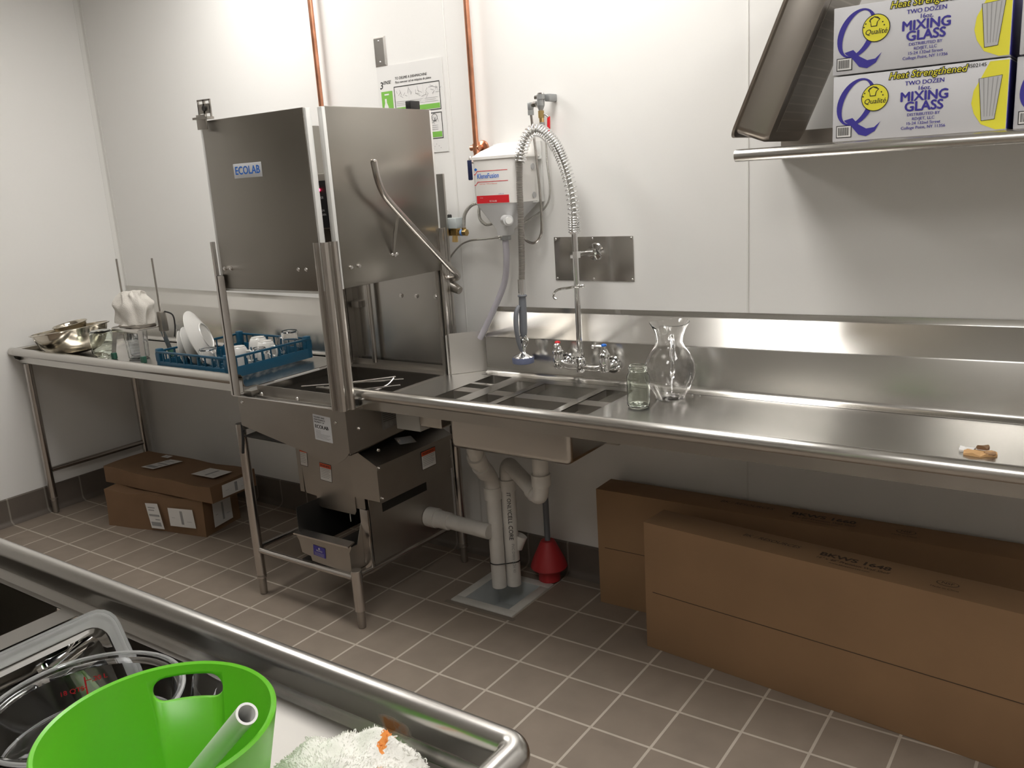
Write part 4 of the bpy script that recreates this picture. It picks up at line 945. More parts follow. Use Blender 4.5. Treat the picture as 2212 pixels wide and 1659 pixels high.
# ------------------------------------------------------------------ glassware on the right counter
def jar_prof(r, h, neck=.8, th=.0028, inv=False):
    out = [(0, .003), (r*.82, .001), (r*.95, .006), (r, .018), (r, h*.70), (r*.96, h*.77), (r*neck, h*.84), (r*neck, h*.87), (r*neck*1.06, h*.885), (r*neck*1.0, h*.90), (r*neck*1.06, h*.92), (r*neck, h*.94), (r*neck*1.05, h*.96), (r*neck, h*.985), (r*neck*.98, h)]
    inn = [(r*neck*.98-th, h*.995), (r*neck-th, h*.87), (r*.96-th, h*.76), (r-th, h*.69), (r-th, .022), (r*.85, .010), (0, .008)]
    return out + inn
j = MB().lathe(jar_prof(.039, .143), (3.565, -.362, ZD+.0005), 40, M_glass_g).build('glass_jar', None, loc=(3.565, -.362, ZD))
tag(j, 'small clear glass jar standing by the sink edge in front of the pitcher', 'jar')
PT = thing('glass_pitcher', 'round clear glass pitcher with pinched spout standing beside the small jar', 'pitcher', (3.618, -.225, ZD))
def pitcher_pt(r, z, t):
    k = max(0, (z-.20)/.075)
    if z > .19:
        # flared ruffled lip with a pinched valley that faces the room
        a = t - math.radians(-125); a = (a+PI) % (2*PI) - PI
        dip = math.exp(-(a/.42)**2)
        r2 = r*(1 - .42*dip*k); z2 = z - .030*dip*k + .004*math.cos(2*a)*k
        return r2, z2
    return r, z
prof = [(0, .004), (.048, .002), (.052, .006), (.054, .014), (.066, .035), (.082, .070), (.088, .100), (.084, .130), (.070, .160), (.052, .182), (.044, .200), (.047, .220), (.056, .245), (.066, .262), (.070, .268)]
prof = prof + [(.068, .269)] + [(r-.0028, z) for r, z in prof[-2:0:-1] if r > .045 or z > .03] + [(0, .010)]
mb = MB(); seg = 56; vs = []; fs = []
for (r, z) in prof:
    for i in range(seg):
        t = 2*PI*i/seg; r2, z2 = pitcher_pt(r, z, t); vs.append((3.618+r2*math.cos(t), -.225+r2*math.sin(t), ZD+.0005+z2))
for k in range(len(prof)-1):
    for i in range(seg):
        jn = (i+1) % seg; fs.append((k*seg+i, k*seg+jn, (k+1)*seg+jn, (k+1)*seg+i))
mb.add(vs, fs, M_glass); mb.build('pitcher_body', None, PT, angle=60)
mb = MB(); hx = math.cos(math.radians(-60)); hy = math.sin(math.radians(-60))
mb.tube([(3.618+hx*a, -.225+hy*a, ZD+z) for a, z in ((.052, .222), (.085, .235), (.105, .215), (.112, .170), (.108, .125), (.089, .100))], .008, 12, M_glass, smooth=5); mb.build('pitcher_handle', None, PT)
# torn scrap and crumbs
def blob(cx, cy, z, r, n, hgt, mat_top, name, label, cat, seed, mat2=None):
    rnd = random.Random(seed); b = MB(); pts = []
    for i in range(n):
        a = 2*PI*i/n; rr = r*(.65+.5*rnd.random()); pts.append((cx+rr*math.cos(a), cy+.62*rr*math.sin(a)))
    top = [(x, y, z+hgt*(.3+.9*rnd.random())) for x, y in pts]; bot = [(x, y, z+.0005) for x, y in pts]
    c = (cx, cy, z+hgt*.9); vs = bot+top+[c]; fs = [tuple(range(n-1, -1, -1))]
    for i in range(n): jx = (i+1) % n; fs.append((i, jx, n+jx, n+i)); fs.append((n+i, n+jx, 2*n))
    b.add(vs, fs, mat_top); return b
b = blob(4.606, -.462, ZD, .043, 13, .010, M_tan_inner, '', '', '', 5)
b.merge(blob(4.572, -.443, ZD, .024, 9, .012, M_paper, '', '', '', 8)); b.merge(blob(4.610, -.438, ZD+.008, .018, 8, .012, M_card, '', '', '', 11)); b.merge(blob(4.632, -.470, ZD+.006, .017, 7, .008, M_card2, '', '', '', 13))
tag(b.build('torn_cardboard', None, angle=20), 'torn scrap of brown and white cardboard on the counter near the right edge', 'scrap')
for (x, y, r, lb) in ((3.674, -.166, .0035, 'tiny white crumb on the counter just right of the glass pitcher'), (3.700, -.160, .0022, 'smaller of the two crumbs on the counter right of the pitcher'), (4.62, -.395, .0022, 'tiny white crumb on the counter behind the torn cardboard')):
    tag(MB().sphere((x, y, ZD+r*.8), r, M_crumb, 8, 6, sc=(1.2, 1, .7)).build('crumb', None), lb, 'crumb')

# ------------------------------------------------------------------ left table: bowls, jars, slicer, rag
def bowl(name, c, r, h, tilt, label, mat):
    prof = [(r*1.0, h), (r*.965, h-.002), (r*.93, h*.80), (r*.82, h*.45), (r*.64, h*.16), (r*.45, .006), (0, .003), (0, .0005), (r*.45, .002), (r*.66, h*.13), (r*.84, h*.42), (r*.955, h*.78), (r*.985, h*.955), (r*1.05, h*.975), (r*1.06, h*1.01), (r*1.0, h*1.02), (r*1.0, h)]
    o = MB().lathe(prof, (0, 0, 0), 64, mat).build(name, None, loc=(0, 0, 0), angle=50)
    o.location = c; o.rotation_euler = tilt; tag(o, label, 'bowl'); return o
bowl('mixing_bowl', (.262, -.500, ZD+.004), .190, .135, (math.radians(2), math.radians(-6), 0), 'large shiny steel mixing bowl tilted in the corner of the left table', S_bowl)
bowl('small_bowl', (.215, -.470, ZD+.085), .085, .075, (math.radians(8), math.radians(-4), 0), 'small shiny steel bowl resting inside the large mixing bowl', S_bowl)
o = MB().lathe([(r, .150-z) for r, z in jar_prof(.056, .150, .76)], (0, 0, 0), 40, M_glass_g).build('glass_jar', None, loc=(0, 0, 0)); o.location = (.590, -.530, ZD+.001)
tag(o, 'wide glass jar turned upside down beside the large steel bowl', 'jar')
def cup_prof(r0, r1, h, th=.002): return [(0, .003), (r0*.9, .001), (r0, .005), (r1, h), (r1-th, h), (r0-th, .008), (0, .007)]
for (x, y, r0, r1, h, lb) in ((.765, -.445, .050, .056, .135, 'clear plastic container standing under the front of the slicer'), (.905, -.235, .052, .060, .150, 'clear plastic container standing behind the slicer by the backsplash'), (.675, -.395, .040, .046, .12, 'narrow clear plastic tub under the left side of the slicer')):
    mb = MB().lathe(cup_prof(r0, r1, h), (x, y, ZD+.001), 36, M_clear)
    for z in (.03, .06, .09): mb.torus((x, y, ZD+z), r0+(r1-r0)*z/h+.0005, .0009, mat=M_clear)
    tag(mb.build('plastic_container', None, loc=(x, y, ZD)), lb, 'container')
VS = thing('vegetable_slicer', 'steel vegetable slicer on splayed green-footed legs with two upright guide rods', 'slicer', (.765, -.43, ZD))
mb = MB(); mb.box(.655, .895, -.500, -.365, 1.044, 1.050, S_bright, r=.002); mb.box(.655, .895, -.506, -.500, 1.028, 1.050, S_bright, r=.002); mb.box(.650, .656, -.50, -.37, 1.028, 1.052, S_bright, r=.002); mb.box(.68, .87, -.48, -.385, 1.050, 1.063, S_pan, r=.004)
mb.build('slicer_tray', None, VS)
for (a, bq) in (((.667, -.492), (.655, -.515)), ((.900, -.503), (.923, -.520)), ((.885, -.375), (.900, -.350)), ((.670, -.375), (.655, -.35))):
    mb = MB(); A = Vector((a[0], a[1], 1.046)); B = Vector((bq[0], bq[1], ZD+.03)); d = (B-A).normalized(); s_ = Vector((.5, .86, 0))*.011
    th_ = Vector((.86, -.5, 0))*.0015
    vs = [A-s_-th_, A+s_-th_, B+s_-th_, B-s_-th_, A-s_+th_, A+s_+th_, B+s_+th_, B-s_+th_]
    mb.add(vs, [(0, 1, 2, 3), (7, 6, 5, 4), (0, 4, 5, 1), (1, 5, 6, 2), (2, 6, 7, 3), (3, 7, 4, 0)], M_plateleg if False else S_bright)
    lg = mb.build('leg', None, VS)
    MB().box(B.x-.014, B.x+.014, B.y-.010, B.y+.010, ZD+.0008, ZD+.034, r=.003).build('rubber_foot', M_gfoot, lg)
for (x, y) in ((.628, -.40), (.893, -.37)):
    mb = MB(); mb.cyl((x, y, .99), (x, y, 1.388), .0055, mat=S_tube, seg=12); mb.build('guide_rod', None, VS)
mb = MB(); mb.box(.615, .64, -.425, -.375, .965, 1.10, S_bright, r=.003); mb.box(.880, .915, -.385, -.350, 1.02, 1.12, S_dull, r=.003); mb.tube([(.915, -.36, 1.12), (.95, -.34, 1.10), (.955, -.34, 1.04), (.945, -.345, .99)], .004, 8, M_black, smooth=4)
mb.build('push_block', None, VS)
MB().box(.642, .662, -.43, -.37, 1.0505, 1.08, r=.003).build('blade_block', M_black, VS)
# crumpled rag draped over the slicer
mb = MB(); nu, nv = 72, 30; vs = []
for jv in range(nv+1):
    v = jv/nv; z0 = 1.230 - .155*(v**1.9)
    for iu in range(nu):
        t = 2*PI*iu/nu
        rr = .012 + .102*math.sin(min(1, v*1.25)*PI/2)**.8
        fold = 1 + .12*v*math.sin(3*t+.8) + .09*v*math.sin(7*t+2.0+3*v) + .035*math.sin(13*t+5*v)
        nz_ = noise.noise(Vector((math.cos(t)*2.2, math.sin(t)*2.2, v*4)))*.030
        x = .760 + (rr*fold+nz_)*math.cos(t)*.98; y = -.425 + (rr*fold+nz_)*math.sin(t)*.62
        hang = .040*max(0, math.cos(t+1.0))*v*v - .020*math.sin(2*t)*v
        z = z0 - hang + noise.noise(Vector((x*24, y*24, z0*18)))*.012
        vs.append((x, y, max(z, 1.064)))
fs = []
for jv in range(nv):
    for iu in range(nu): a = jv*nu; fs.append((a+iu, a+(iu+1) % nu, a+nu+(iu+1) % nu, a+nu+iu))
fs.append(tuple(range(nu)))
mb.add(vs, fs, M_rag); rg = mb.build('cotton_rag', None, angle=180, sub=1)
tag(rg, 'crumpled off-white cotton rag draped over the top of the vegetable slicer', 'rag')

# ------------------------------------------------------------------ blue dish rack and what it holds
RKX0, RKX1, RKY0, RKY1, RZ = 1.240, 1.755, -.645, -.172, ZD+.012
DR = thing('dish_rack', 'dark blue plastic dish rack full of plates and cups next to the dishwashing machine', 'rack', (1.5, -.41, ZD))
mb = MB(); t_ = .006
def rack_wall(p, q, nm):
    p = Vector(p); q = Vector(q); L_ = (q-p).length; d = (q-p)/L_; n_ = Vector((-d.y, d.x, 0)); M_ = Matrix.Identity(4)
    for i in range(3): M_[i][0] = d[i]; M_[i][1] = n_[i]; M_[i][2] = (0, 0, 1)[i]; M_[i][3] = p[i]
    b = MB(); b.box(0, L_, -t_/2, t_/2, 0, .046, r=.001, mtx=M_); b.box(0, L_, -t_*.8, t_*.8, .084, .094, r=.002, mtx=M_)
    k = 10
    for i in range(k+1):
        x = L_*i/k; wd = .0045 if i % 2 else .009; b.box(x-wd/2, x+wd/2, -t_/2, t_/2, .045, .085, mtx=M_)
    return b.build('rack_wall', M_rack, DR)
c4_ = [(RKX0, RKY0, RZ), (RKX1, RKY0, RZ), (RKX1, RKY1, RZ), (RKX0, RKY1, RZ)]
for i in range(4): rack_wall(c4_[i], c4_[(i+1) % 4], '')
mb = MB()
for (x, y, _) in c4_:
    sx = .022 if x < 1.5 else -.022; sy = .022 if y < -.4 else -.022
    mb.box(min(x, x+sx)-.004, max(x, x+sx)+.004, min(y, y+sy)-.004, max(y, y+sy)+.004, RZ, RZ+.104, r=.006)
for i in range(1, 10):
    x = RKX0+(RKX1-RKX0)*i/10; mb.box(x-.003, x+.003, RKY0, RKY1, RZ, RZ+.008)
    y = RKY0+(RKY1-RKY0)*i/10; mb.box(RKX0, RKX1, y-.003, y+.003, RZ, RZ+.008)
mb.build('rack_base', M_rack, DR)
mb = MB()
for i in range(1, 10, 2):
    for k in range(1, 10, 2):
        x = RKX0+(RKX1-RKX0)*i/10; y = RKY0+(RKY1-RKY0)*k/10; mb.cyl((x, y, RZ+.006), (x, y, RZ+.062), .005, .003, 8)
pg = mb.build('rack_pegs', M_rack, DR); pg['kind'] = 'stuff'
def plate(c, r, nrm, label, deep=.020):
    prof = [(0, deep*.22), (r*.42, deep*.22), (r*.56, deep*.34), (r*.78, deep*.72), (r*.97, deep*.99), (r, deep), (r*1.0, deep*.90), (r*.80, deep*.58), (r*.56, deep*.12), (r*.47, deep*.02), (r*.46, -deep*.10), (r*.43, -deep*.10), (r*.42, deep*.03), (0, deep*.04)]
    n_ = Vector(nrm).normalized(); q = n_.to_track_quat('-Z', 'Y')
    o = MB().lathe(prof, (0, 0, 0), 56, M_china).build('dinner_plate', None, loc=(0, 0, 0), angle=50)
    o.location = c; o.rotation_mode = 'QUATERNION'; o.rotation_quaternion = q
    tag(o, label, 'plate', 'white plates leaning in the blue rack'); return o
zf = RZ+.009
def plate_at(x, y, r, az, lean, label, deep=.022):
    n_ = Vector((math.cos(math.radians(az))*math.cos(math.radians(lean)), math.sin(math.radians(az))*math.cos(math.radians(lean)), math.sin(math.radians(lean))))
    up = Vector((-n_.x*n_.z, -n_.y*n_.z, 1-n_.z*n_.z)).normalized()
    c = Vector((x, y, zf+.002)) + up*r*1.0
    return plate(c, r, n_, label, deep)
plate_at(1.425, -.440, .138, 38, 20, 'largest white plate leaning in the blue rack, underside facing the room', .034)
plate_at(1.330, -.470, .092, 40, 14, 'medium white plate leaning just in front of the largest plate', .028)
plate_at(1.270, -.500, .078, 44, 4, 'small white plate standing nearly upright at the left end of the rack', .020)
plate_at(1.346, -.413, .098, 38, 21, 'small white plate tucked behind the largest plate', .020)
def cup(x, y, r0, r1, h, mat, label, grp, cat='cup', handle_az=None, nm='coffee_cup'):
    """upturned cup: foot on top, mouth on the rack floor"""
    o = thing(nm, label, cat, (x, y, zf), grp)
    pr_ = [(r1, 0), (r1, .004), (r1*.985, h*.35), (r1*.88, h*.72), (r0*1.12, h*.93), (r0, h*.97), (r0, h), (r0*.90, h), (r0*.86, h*.965), (0, h*.96), (0, h*.93), (r0*.9, h*.92), (r1*.84, h*.68), (r1*.93, h*.33), (r1-.003, .0)]
    MB().lathe(pr_, (x, y, zf+.001), 40, mat).build('cup_body', None, o, angle=40)
    if handle_az is not None:
        a = math.radians(handle_az); cx, cy = math.cos(a), math.sin(a)
        MB().tube([(x+cx*r, y+cy*r, zf+z) for r, z in ((r1*.96, h*.22), (r1*1.30, h*.20), (r1*1.55, h*.38), (r1*1.50, h*.62), (r1*1.22, h*.76), (r1*.86, h*.72))], .0048, 10, mat, smooth=5).build('cup_handle', None, o)
    return o
cup(1.570, -.440, .030, .047, .085, M_china, 'white cup turned upside down in the middle of the blue rack', 'upturned cups in the rack', handle_az=20)
cup(1.590, -.300, .031, .048, .085, M_china, 'white cup upside down behind the middle cup near the backsplash side', 'upturned cups in the rack', handle_az=0)
cup(1.690, -.420, .028, .042, .082, M_glass, 'clear glass mug upside down at the front right of the blue rack', 'upturned glass mugs in the rack', 'mug', 15, 'glass_mug')
cup(1.690, -.235, .036, .042, .128, M_glass, 'tall clear glass jar mug upside down at the back right corner of the rack', 'upturned glass mugs in the rack', 'mug', 200, 'glass_mug')
cup(1.530, -.575, .036, .040, .100, M_glass, 'clear drinking glass upside down beside the big plate at the rack front', 'upturned glass mugs in the rack', 'glass', None, 'drinking_glass')
cup(1.475, -.250, .032, .050, .088, M_china, 'white cup upside down half hidden behind the machine corner post', 'upturned cups in the rack')

# ------------------------------------------------------------------ cartons on the floor, left
def rbox_obj(nm, label, cat, c, L_, D_, H_, ang, mat, grp=None, crush=0.0, seed=1):
    o = thing(nm, label, cat, c, grp, math.radians(ang)); b = MB()
    bm = bmesh.new(); bmesh.ops.create_grid(bm, x_segments=1, y_segments=1, size=.5); bm.free()
    nx, ny, nz2 = 12, 5, 5; vs = []; idx = {}; fs = []
    def V(i, j_, k):
        key = (i, j_, k)
        if key not in idx:
            x, y, z = L_*i/nx, D_*j_/ny, H_*k/nz2
            n1 = noise.noise(Vector((x*4+seed, y*4, z*4)))*crush; n2 = noise.noise(Vector((x*4, y*4+seed*3, z*4+9)))*crush
            idx[key] = len(vs); vs.append((x+n2*(.6 if 0 < i < nx else .3), y+n1*(1 if j_ in (0, ny) else 0), max(0, z+(n1*1.2 if k == nz2 else 0))))
        return idx[key]
    for i in range(nx):
        for j_ in range(ny):
            fs.append((V(i, j_, 0), V(i, j_+1, 0), V(i+1, j_+1, 0), V(i+1, j_, 0))); fs.append((V(i, j_, nz2), V(i+1, j_, nz2), V(i+1, j_+1, nz2), V(i, j_+1, nz2)))
        for k in range(nz2):
            fs.append((V(i, 0, k), V(i+1, 0, k), V(i+1, 0, k+1), V(i, 0, k+1))); fs.append((V(i, ny, k), V(i, ny, k+1), V(i+1, ny, k+1), V(i+1, ny, k)))
    for j_ in range(ny):
        for k in range(nz2):
            fs.append((V(0, j_, k), V(0, j_, k+1), V(0, j_+1, k+1), V(0, j_+1, k))); fs.append((V(nx, j_, k), V(nx, j_+1, k), V(nx, j_+1, k+1), V(nx, j_, k+1)))
    b.add(vs, fs, mat); body = b.build('carton_body', None, o, local=True, angle=25)
    return o
def label_patch(par, fr_, w_, h_, nm='shipping_label', bars=True):
    b = MB(); n_ = 5
    b.add([(0, 0, 0), (w_, 0, 0), (w_*.99, h_, 0), (w_*.02, h_*.98, 0)], [(0, 1, 2, 3)], M_paper, fr_)
    if bars:
        for (x0, x1, y0, y1) in ((.1, .85, .10, .26), (.1, .9, .48, .56), (.15, .6, .70, .74), (.15, .7, .80, .84), (.5, .85, .34, .38)): rect(b, fr_, w_*x0, w_*x1, h_*y0, h_*y1, M_inkgrey, .0006)
    else:
        rect(b, fr_, w_*.47, w_*.57, h_*.14, h_*.86, M_inkgrey, .0006); rect(b, fr_, w_*.70, w_*.88, h_*.3, h_*.33, M_ltgrey, .0006); rect(b, fr_, w_*.12, w_*.25, h_*.45, h_*.48, M_ltgrey, .0006)
    return b.build(nm, None, par, local=True)
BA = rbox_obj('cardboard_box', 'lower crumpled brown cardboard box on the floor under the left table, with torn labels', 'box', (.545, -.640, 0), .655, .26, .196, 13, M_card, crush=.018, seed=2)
label_patch(BA, facing((.300, -.012, .165), (0.30, 0, -1), (1, 0, .24)) if False else facing((.310, -.013, .020), (1, 0, 0), (-.16, 0, 1)), .085, .140)
label_patch(BA, facing((.440, -.014, .045), (1, 0, 0), (-.06, 0, 1)), .165, .100, bars=False)
label_patch(BA, facing((.668, .05, .03), (0, 1, 0), (0, 0, 1)), .14, .13, bars=False)
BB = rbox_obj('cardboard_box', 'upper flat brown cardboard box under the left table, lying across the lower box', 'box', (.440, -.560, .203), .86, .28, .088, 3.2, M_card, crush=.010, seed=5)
label_patch(BB, facing((.25, .055, .098), (1, 0, 0), (.30, 1, 0)), .10, .16)
label_patch(BB, facing((.62, .08, .098), (1, 0, 0), (.15, 1, 0)), .17, .11, bars=False)
label_patch(BB, facing((.20, .215, .098), (1, 0, 0), (0, 1, 0)), .06, .035, bars=False)
label_patch(BB, facing((.868, .06, .012), (0, 1, 0), (0, 0, 1)), .17, .065, bars=False)
rect_ = None

# ------------------------------------------------------------------ long shelf cartons on the right
def long_carton(label, c, L_, D_, H_, ang, lines, tx, seam):
    o = thing('long_carton', label, 'box', c, 'long shelf cartons leaning under the counter', math.radians(ang))
    b = MB(); b.box(0, L_, 0, D_, 0, H_, M_card2, r=.002); b.build('carton_body', None, o, local=True)
    b = MB(); b.box(.03, L_, -.0012, .0, H_*seam-.001, H_*seam+.001, M_cardink); b.build('flap_seam', None, o, local=True)
    b = MB(); f = facing((tx, D_*.46, H_+.0006), (1, 0, 0), (0, 1, 0))
    b.text(lines[0], .034, f @ T(.0004, .0, .014), M_cardink, bold=.05, squash=1.25); b.text(lines[1], .018, f @ T(.0004, .0, -.014), M_cardink, bold=.01, shear=.2); b.text('www.bkresources.com', .013, f @ T(.0004, .0, -.034), M_cardink)
    b.build('model_text', None, o, local=True); b = MB()
    b.text('BK / RESOURCES', .026, f @ T(.0004, -.27, .020), M_cardink, shear=.25)
    b.build('maker_text', None, o, local=True); b = MB()
    b.add([(.262+.030*math.cos(2*PI*k/28), .010+.017*math.sin(2*PI*k/28), 0) for k in range(28)], [tuple(range(28))], M_cardink, f)
    b.add([(.262+.0275*math.cos(2*PI*k/28), .010+.0150*math.sin(2*PI*k/28), 0) for k in range(28)], [tuple(range(28))], M_card2, f @ T(.0003))
    b.text('NSF', .020, f @ T(.0008, .262, .010), M_cardink, bold=.01); b.text('Made in China', .013, f @ T(.0004, .262, -.024), M_cardink)
    b.build('certification_mark', None, o, local=True); return o
long_carton('long brown shelf carton printed BKWS 1660 standing against the wall under the counter', (3.268, -.166, 0), 1.66, .125, .479, 0.6, ('BKWS 1660', '16" x 60" Premium Wall Shelf'), .84, .5)
long_carton('long brown shelf carton printed BKWS 1648 in front of the one against the wall', (3.577, -.378, 0), 1.36, .136, .478, -6.0, ('BKWS 1648', '16" x 48" Premium Wall Shelf'), .70, .46)

# ------------------------------------------------------------------ floor sink, drain pipes, plunger
FS = thing('floor_sink', 'square white floor sink set into the tiles below the drain pipes', 'drain', (2.87, -.278, 0))
mb = MB(); a0, a1, b0, b1 = 2.722, 3.026, -.442, -.132; q = .042
for (x0, x1, y0, y1) in ((a0, a1, b0, b0+q), (a0, a1, b1-q, b1), (a0, a0+q, b0+q, b1-q), (a1-q, a1, b0+q, b1-q)): mb.box(x0, x1, y0, y1, .0005, .0065, r=.0015)
mb.build('sink_frame', M_stone, FS)
mb = MB(); A_ = [(a0+q, b0+q), (a1-q, b0+q), (a1-q, b1-q), (a0+q, b1-q)]; vs = [(x, y, .005) for x, y in A_]+[(x*.82+2.874*.18, y*.82-.287*.18, -.105) for x, y in A_]
mb.add(vs, [(0, 1, 5, 4), (1, 2, 6, 5), (2, 3, 7, 6), (3, 0, 4, 7), (4, 5, 6, 7)], M_drainbowl); mb.build('sink_bowl', None, FS)
mb = MB(); mb.box(a0-.02, a1+.02, b0-.022, b0, -.0, .0008, M_stain if False else plain('grout_patch', (.20, .17, .14), .7)); mb.build('grout_patch', None, FS)
def elbow_pipe(nm, label, pts, r, collars):
    o = thing(nm, label, 'pipe', pts[0]); b = MB(); b.tube(pts, r, 22, M_pvc, smooth=0); b.build('pipe', None, o, angle=50)
    for (p, q_, rr) in collars: b = MB(); b.cyl(p, q_, rr, mat=M_pvc, seg=24); b.build('coupling', None, o)
    return o
def bend(pts, k=5):
    """rounds the corners of a polyline"""
    out = [Vector(pts[0])]
    for i in range(1, len(pts)-1):
        a, b, c = Vector(pts[i-1]), Vector(pts[i]), Vector(pts[i+1]); ra = min(.045, (a-b).length*.45, (c-b).length*.45)
        p, q_ = b+(a-b).normalized()*ra, b+(c-b).normalized()*ra
        for j_ in range(k+1): t = j_/k; out.append(p*(1-t)**2 + b*2*t*(1-t) + q_*t*t)
    out.append(Vector(pts[-1])); return out
PA = elbow_pipe('drain_pipe', 'left white plastic drain pipe dropping from the sink into the floor sink', bend([(2.862, -.290, .030), (2.862, -.290, .500), (2.895, -.400, .600), (2.915, -.45, .650), (2.930, -.485, .760)]), .0302,
    [((2.862, -.290, .415), (2.862, -.290, .465), .036), ((2.880, -.350, .548), (2.893, -.395, .590), .036), ((2.905, -.425, .62), (2.915, -.45, .652), .036)])
PB = elbow_pipe('drain_pipe', 'right white plastic drain pipe with a trap bend, tied to the left pipe', bend([(2.906, -.247, .030), (2.906, -.247, .530), (2.935, -.268, .565), (3.085, -.355, .528), (3.160, -.395, .500), (3.178, -.405, .560), (3.180, -.41, .760)]), .0302,
    [((2.906, -.247, .445), (2.906, -.247, .492), .036), ((3.11, -.368, .520), (3.135, -.381, .512), .036), ((3.179, -.407, .560), (3.179, -.408, .605), .036), ((2.912, -.230, .19), (2.930, -.215, .24), .03)])
f = facing((2.906, -.247, .27), (.84, -.54, 0), (0, 0, 1)); mb = MB()
mb.text('CELL CORE', .024, facing((2.925, -.2725, .30), (0, 0, -1), (.84, .54, 0)), M_ink, bold=.01); mb.text('VENT ONLY', .022, facing((2.925, -.2725, .42), (0, 0, -1), (.84, .54, 0)), M_ink)
mb.text('PVC DWV SCH 40', .016, facing((2.930, -.2715, .16), (0, 0, -1), (.84, .54, 0)), M_inkgrey)
mb.build('pipe_print', None, PB)
mb = MB(); mb.torus((2.884, -.268, .140), .0, .001, mat=M_black); pts = []
for k in range(33):
    t = 2*PI*k/32; c = Vector((2.862, -.290, .140)) if math.cos(t) < 0 else Vector((2.906, -.247, .140)); u = Vector((.72, .70, 0)); w_ = Vector((-.70, .72, 0)); pts.append(c+(u*math.cos(t)+w_*math.sin(t))*.0325)
mb = MB(); mb.tube(pts, .0022, 8, M_black); mb.box(2.905, 2.925, -.285, -.278, .130, .142, M_black) if False else None
tag(mb.build('cable_tie', None), 'thin black cable tie binding the two white drain pipes together', 'cable tie')
PL_ = thing('plunger', 'dark red rubber plunger with grey handle standing at the back of the floor sink', 'plunger', (2.985, -.098, 0))
mb = MB().lathe([(0, .058), (.036, .058), (.038, .010), (.040, .0068), (.046, .0068), (.046, .050), (.048, .060), (.074, .062), (.078, .068), (.068, .098), (.058, .120), (.044, .150), (.034, .172), (.028, .182), (0, .184)], (2.985, -.098, 0), 40, M_maroon); mb.build('rubber_cup', None, PL_, angle=50)
mb = MB(); mb.cyl((2.985, -.098, .18), (2.985, -.098, .545), .0125, mat=M_rubber); mb.sphere((2.985, -.098, .545), .0125, M_rubber); mb.build('handle', None, PL_)

# ------------------------------------------------------------------ foreground sink table
FT = thing('prep_sink', 'stainless compartment sink in the foreground with a thick rolled rim, holding the green bucket', 'sink', (3.3, -2.45, 0))
RC = (-2.106, .925); RXE = 4.268; RXS = 1.9; RYE = -2.86; FZ = .880
path_ = bend([(RXS, RC[0], RC[1]), (RXE, RC[0], RC[1]), (RXE, RYE, RC[1])], 8)
# tighter rounded corner for the roll
path_ = [Vector((RXS, RC[0], RC[1]))] + [Vector((RXE-.024+.024*math.sin(a), RC[0]-.024+.024*math.cos(a), RC[1])) for a in [PI/2*k/8 for k in range(9)]] + [Vector((RXE, RYE, RC[1]))]
M_rimst = bpy.data.materials.new('steel_rim_stained')
def stain(mt):
    nt, b, N, L = nodes_of(mt); b.inputs['Metallic'].default_value = 1; b.inputs['Roughness'].default_value = .27
    tc = N.new('ShaderNodeTexCoord'); sp = N.new('ShaderNodeSeparateXYZ'); L.new(tc.outputs['Object'], sp.inputs[0])
    nz = N.new('ShaderNodeTexNoise'); nz.inputs['Scale'].default_value = 38; nz.inputs['Detail'].default_value = 4; L.new(tc.outputs['Object'], nz.inputs['Vector'])
    def band(sock, c, wd):
        s_ = N.new('ShaderNodeMath'); s_.operation = 'SUBTRACT'; s_.inputs[1].default_value = c; L.new(sock, s_.inputs[0])
        a = N.new('ShaderNodeMath'); a.operation = 'ABSOLUTE'; L.new(s_.outputs[0], a.inputs[0])
        m_ = N.new('ShaderNodeMapRange'); m_.inputs['From Min'].default_value = wd; m_.inputs['From Max'].default_value = wd*.3; L.new(a.outputs[0], m_.inputs['Value']); return m_.outputs['Result']
    bx = band(sp.outputs[0], STX, .045); bz = band(sp.outputs[2], STZ, .022)
    m1 = N.new('ShaderNodeMath'); m1.operation = 'MULTIPLY'; L.new(bx, m1.inputs[0]); L.new(bz, m1.inputs[1])
    m2 = N.new('ShaderNodeMath'); m2.operation = 'MULTIPLY'; L.new(m1.outputs[0], m2.inputs[0]); L.new(nz.outputs['Fac'], m2.inputs[1])
    m3 = N.new('ShaderNodeMapRange'); m3.inputs['From Min'].default_value = .18; m3.inputs['From Max'].default_value = .5; L.new(m2.outputs[0], m3.inputs['Value'])
    mx = N.new('ShaderNodeMixRGB'); mx.inputs['Color1'].default_value = (.56, .545, .52, 1); mx.inputs['Color2'].default_value = (.30, .13, .05, 1); L.new(m3.outputs['Result'], mx.inputs['Fac']); L.new(mx.outputs['Color'], b.inputs['Base Color'])
    mm = N.new('ShaderNodeMapRange'); mm.inputs['To Min'].default_value = 1; mm.inputs['To Max'].default_value = .1; L.new(m3.outputs['Result'], mm.inputs['Value']); L.new(mm.outputs['Result'], b.inputs['Metallic'])
STX, STZ = 4.06-3.3, .905
stain(M_rimst)
mb = MB(); mb.tube(path_, .0225, 24, M_rimst, cap=True)
yw = RC[0]-.0215
mb.box(RXS, RXE-.02, yw-.001, yw+.001, FZ+.012, .925, M_rimst)
mb.box(RXE-.0225, RXE-.0205, RYE, yw, FZ+.012, .925, M_rimst)
mb.sheet([(yw-.0012, FZ+.016), (yw-.005, FZ+.006), (yw-.012, FZ+.0008), (yw-.0125, FZ-.002)], 'x', RXS, RXE-.02, -.0012, M_rimst)
mb.build('rolled_rim', None, FT, angle=60)
mb = MB()
B1 = (2.66, 3.168, -2.70, -2.152); B2 = (3.226, 3.735, -2.70, -2.152)
deck_with_holes(mb, RXS, RXE-.02, RYE, yw-.0115, [B1, B2], FZ, S_sink)
mb.build('drainboard', None, FT)
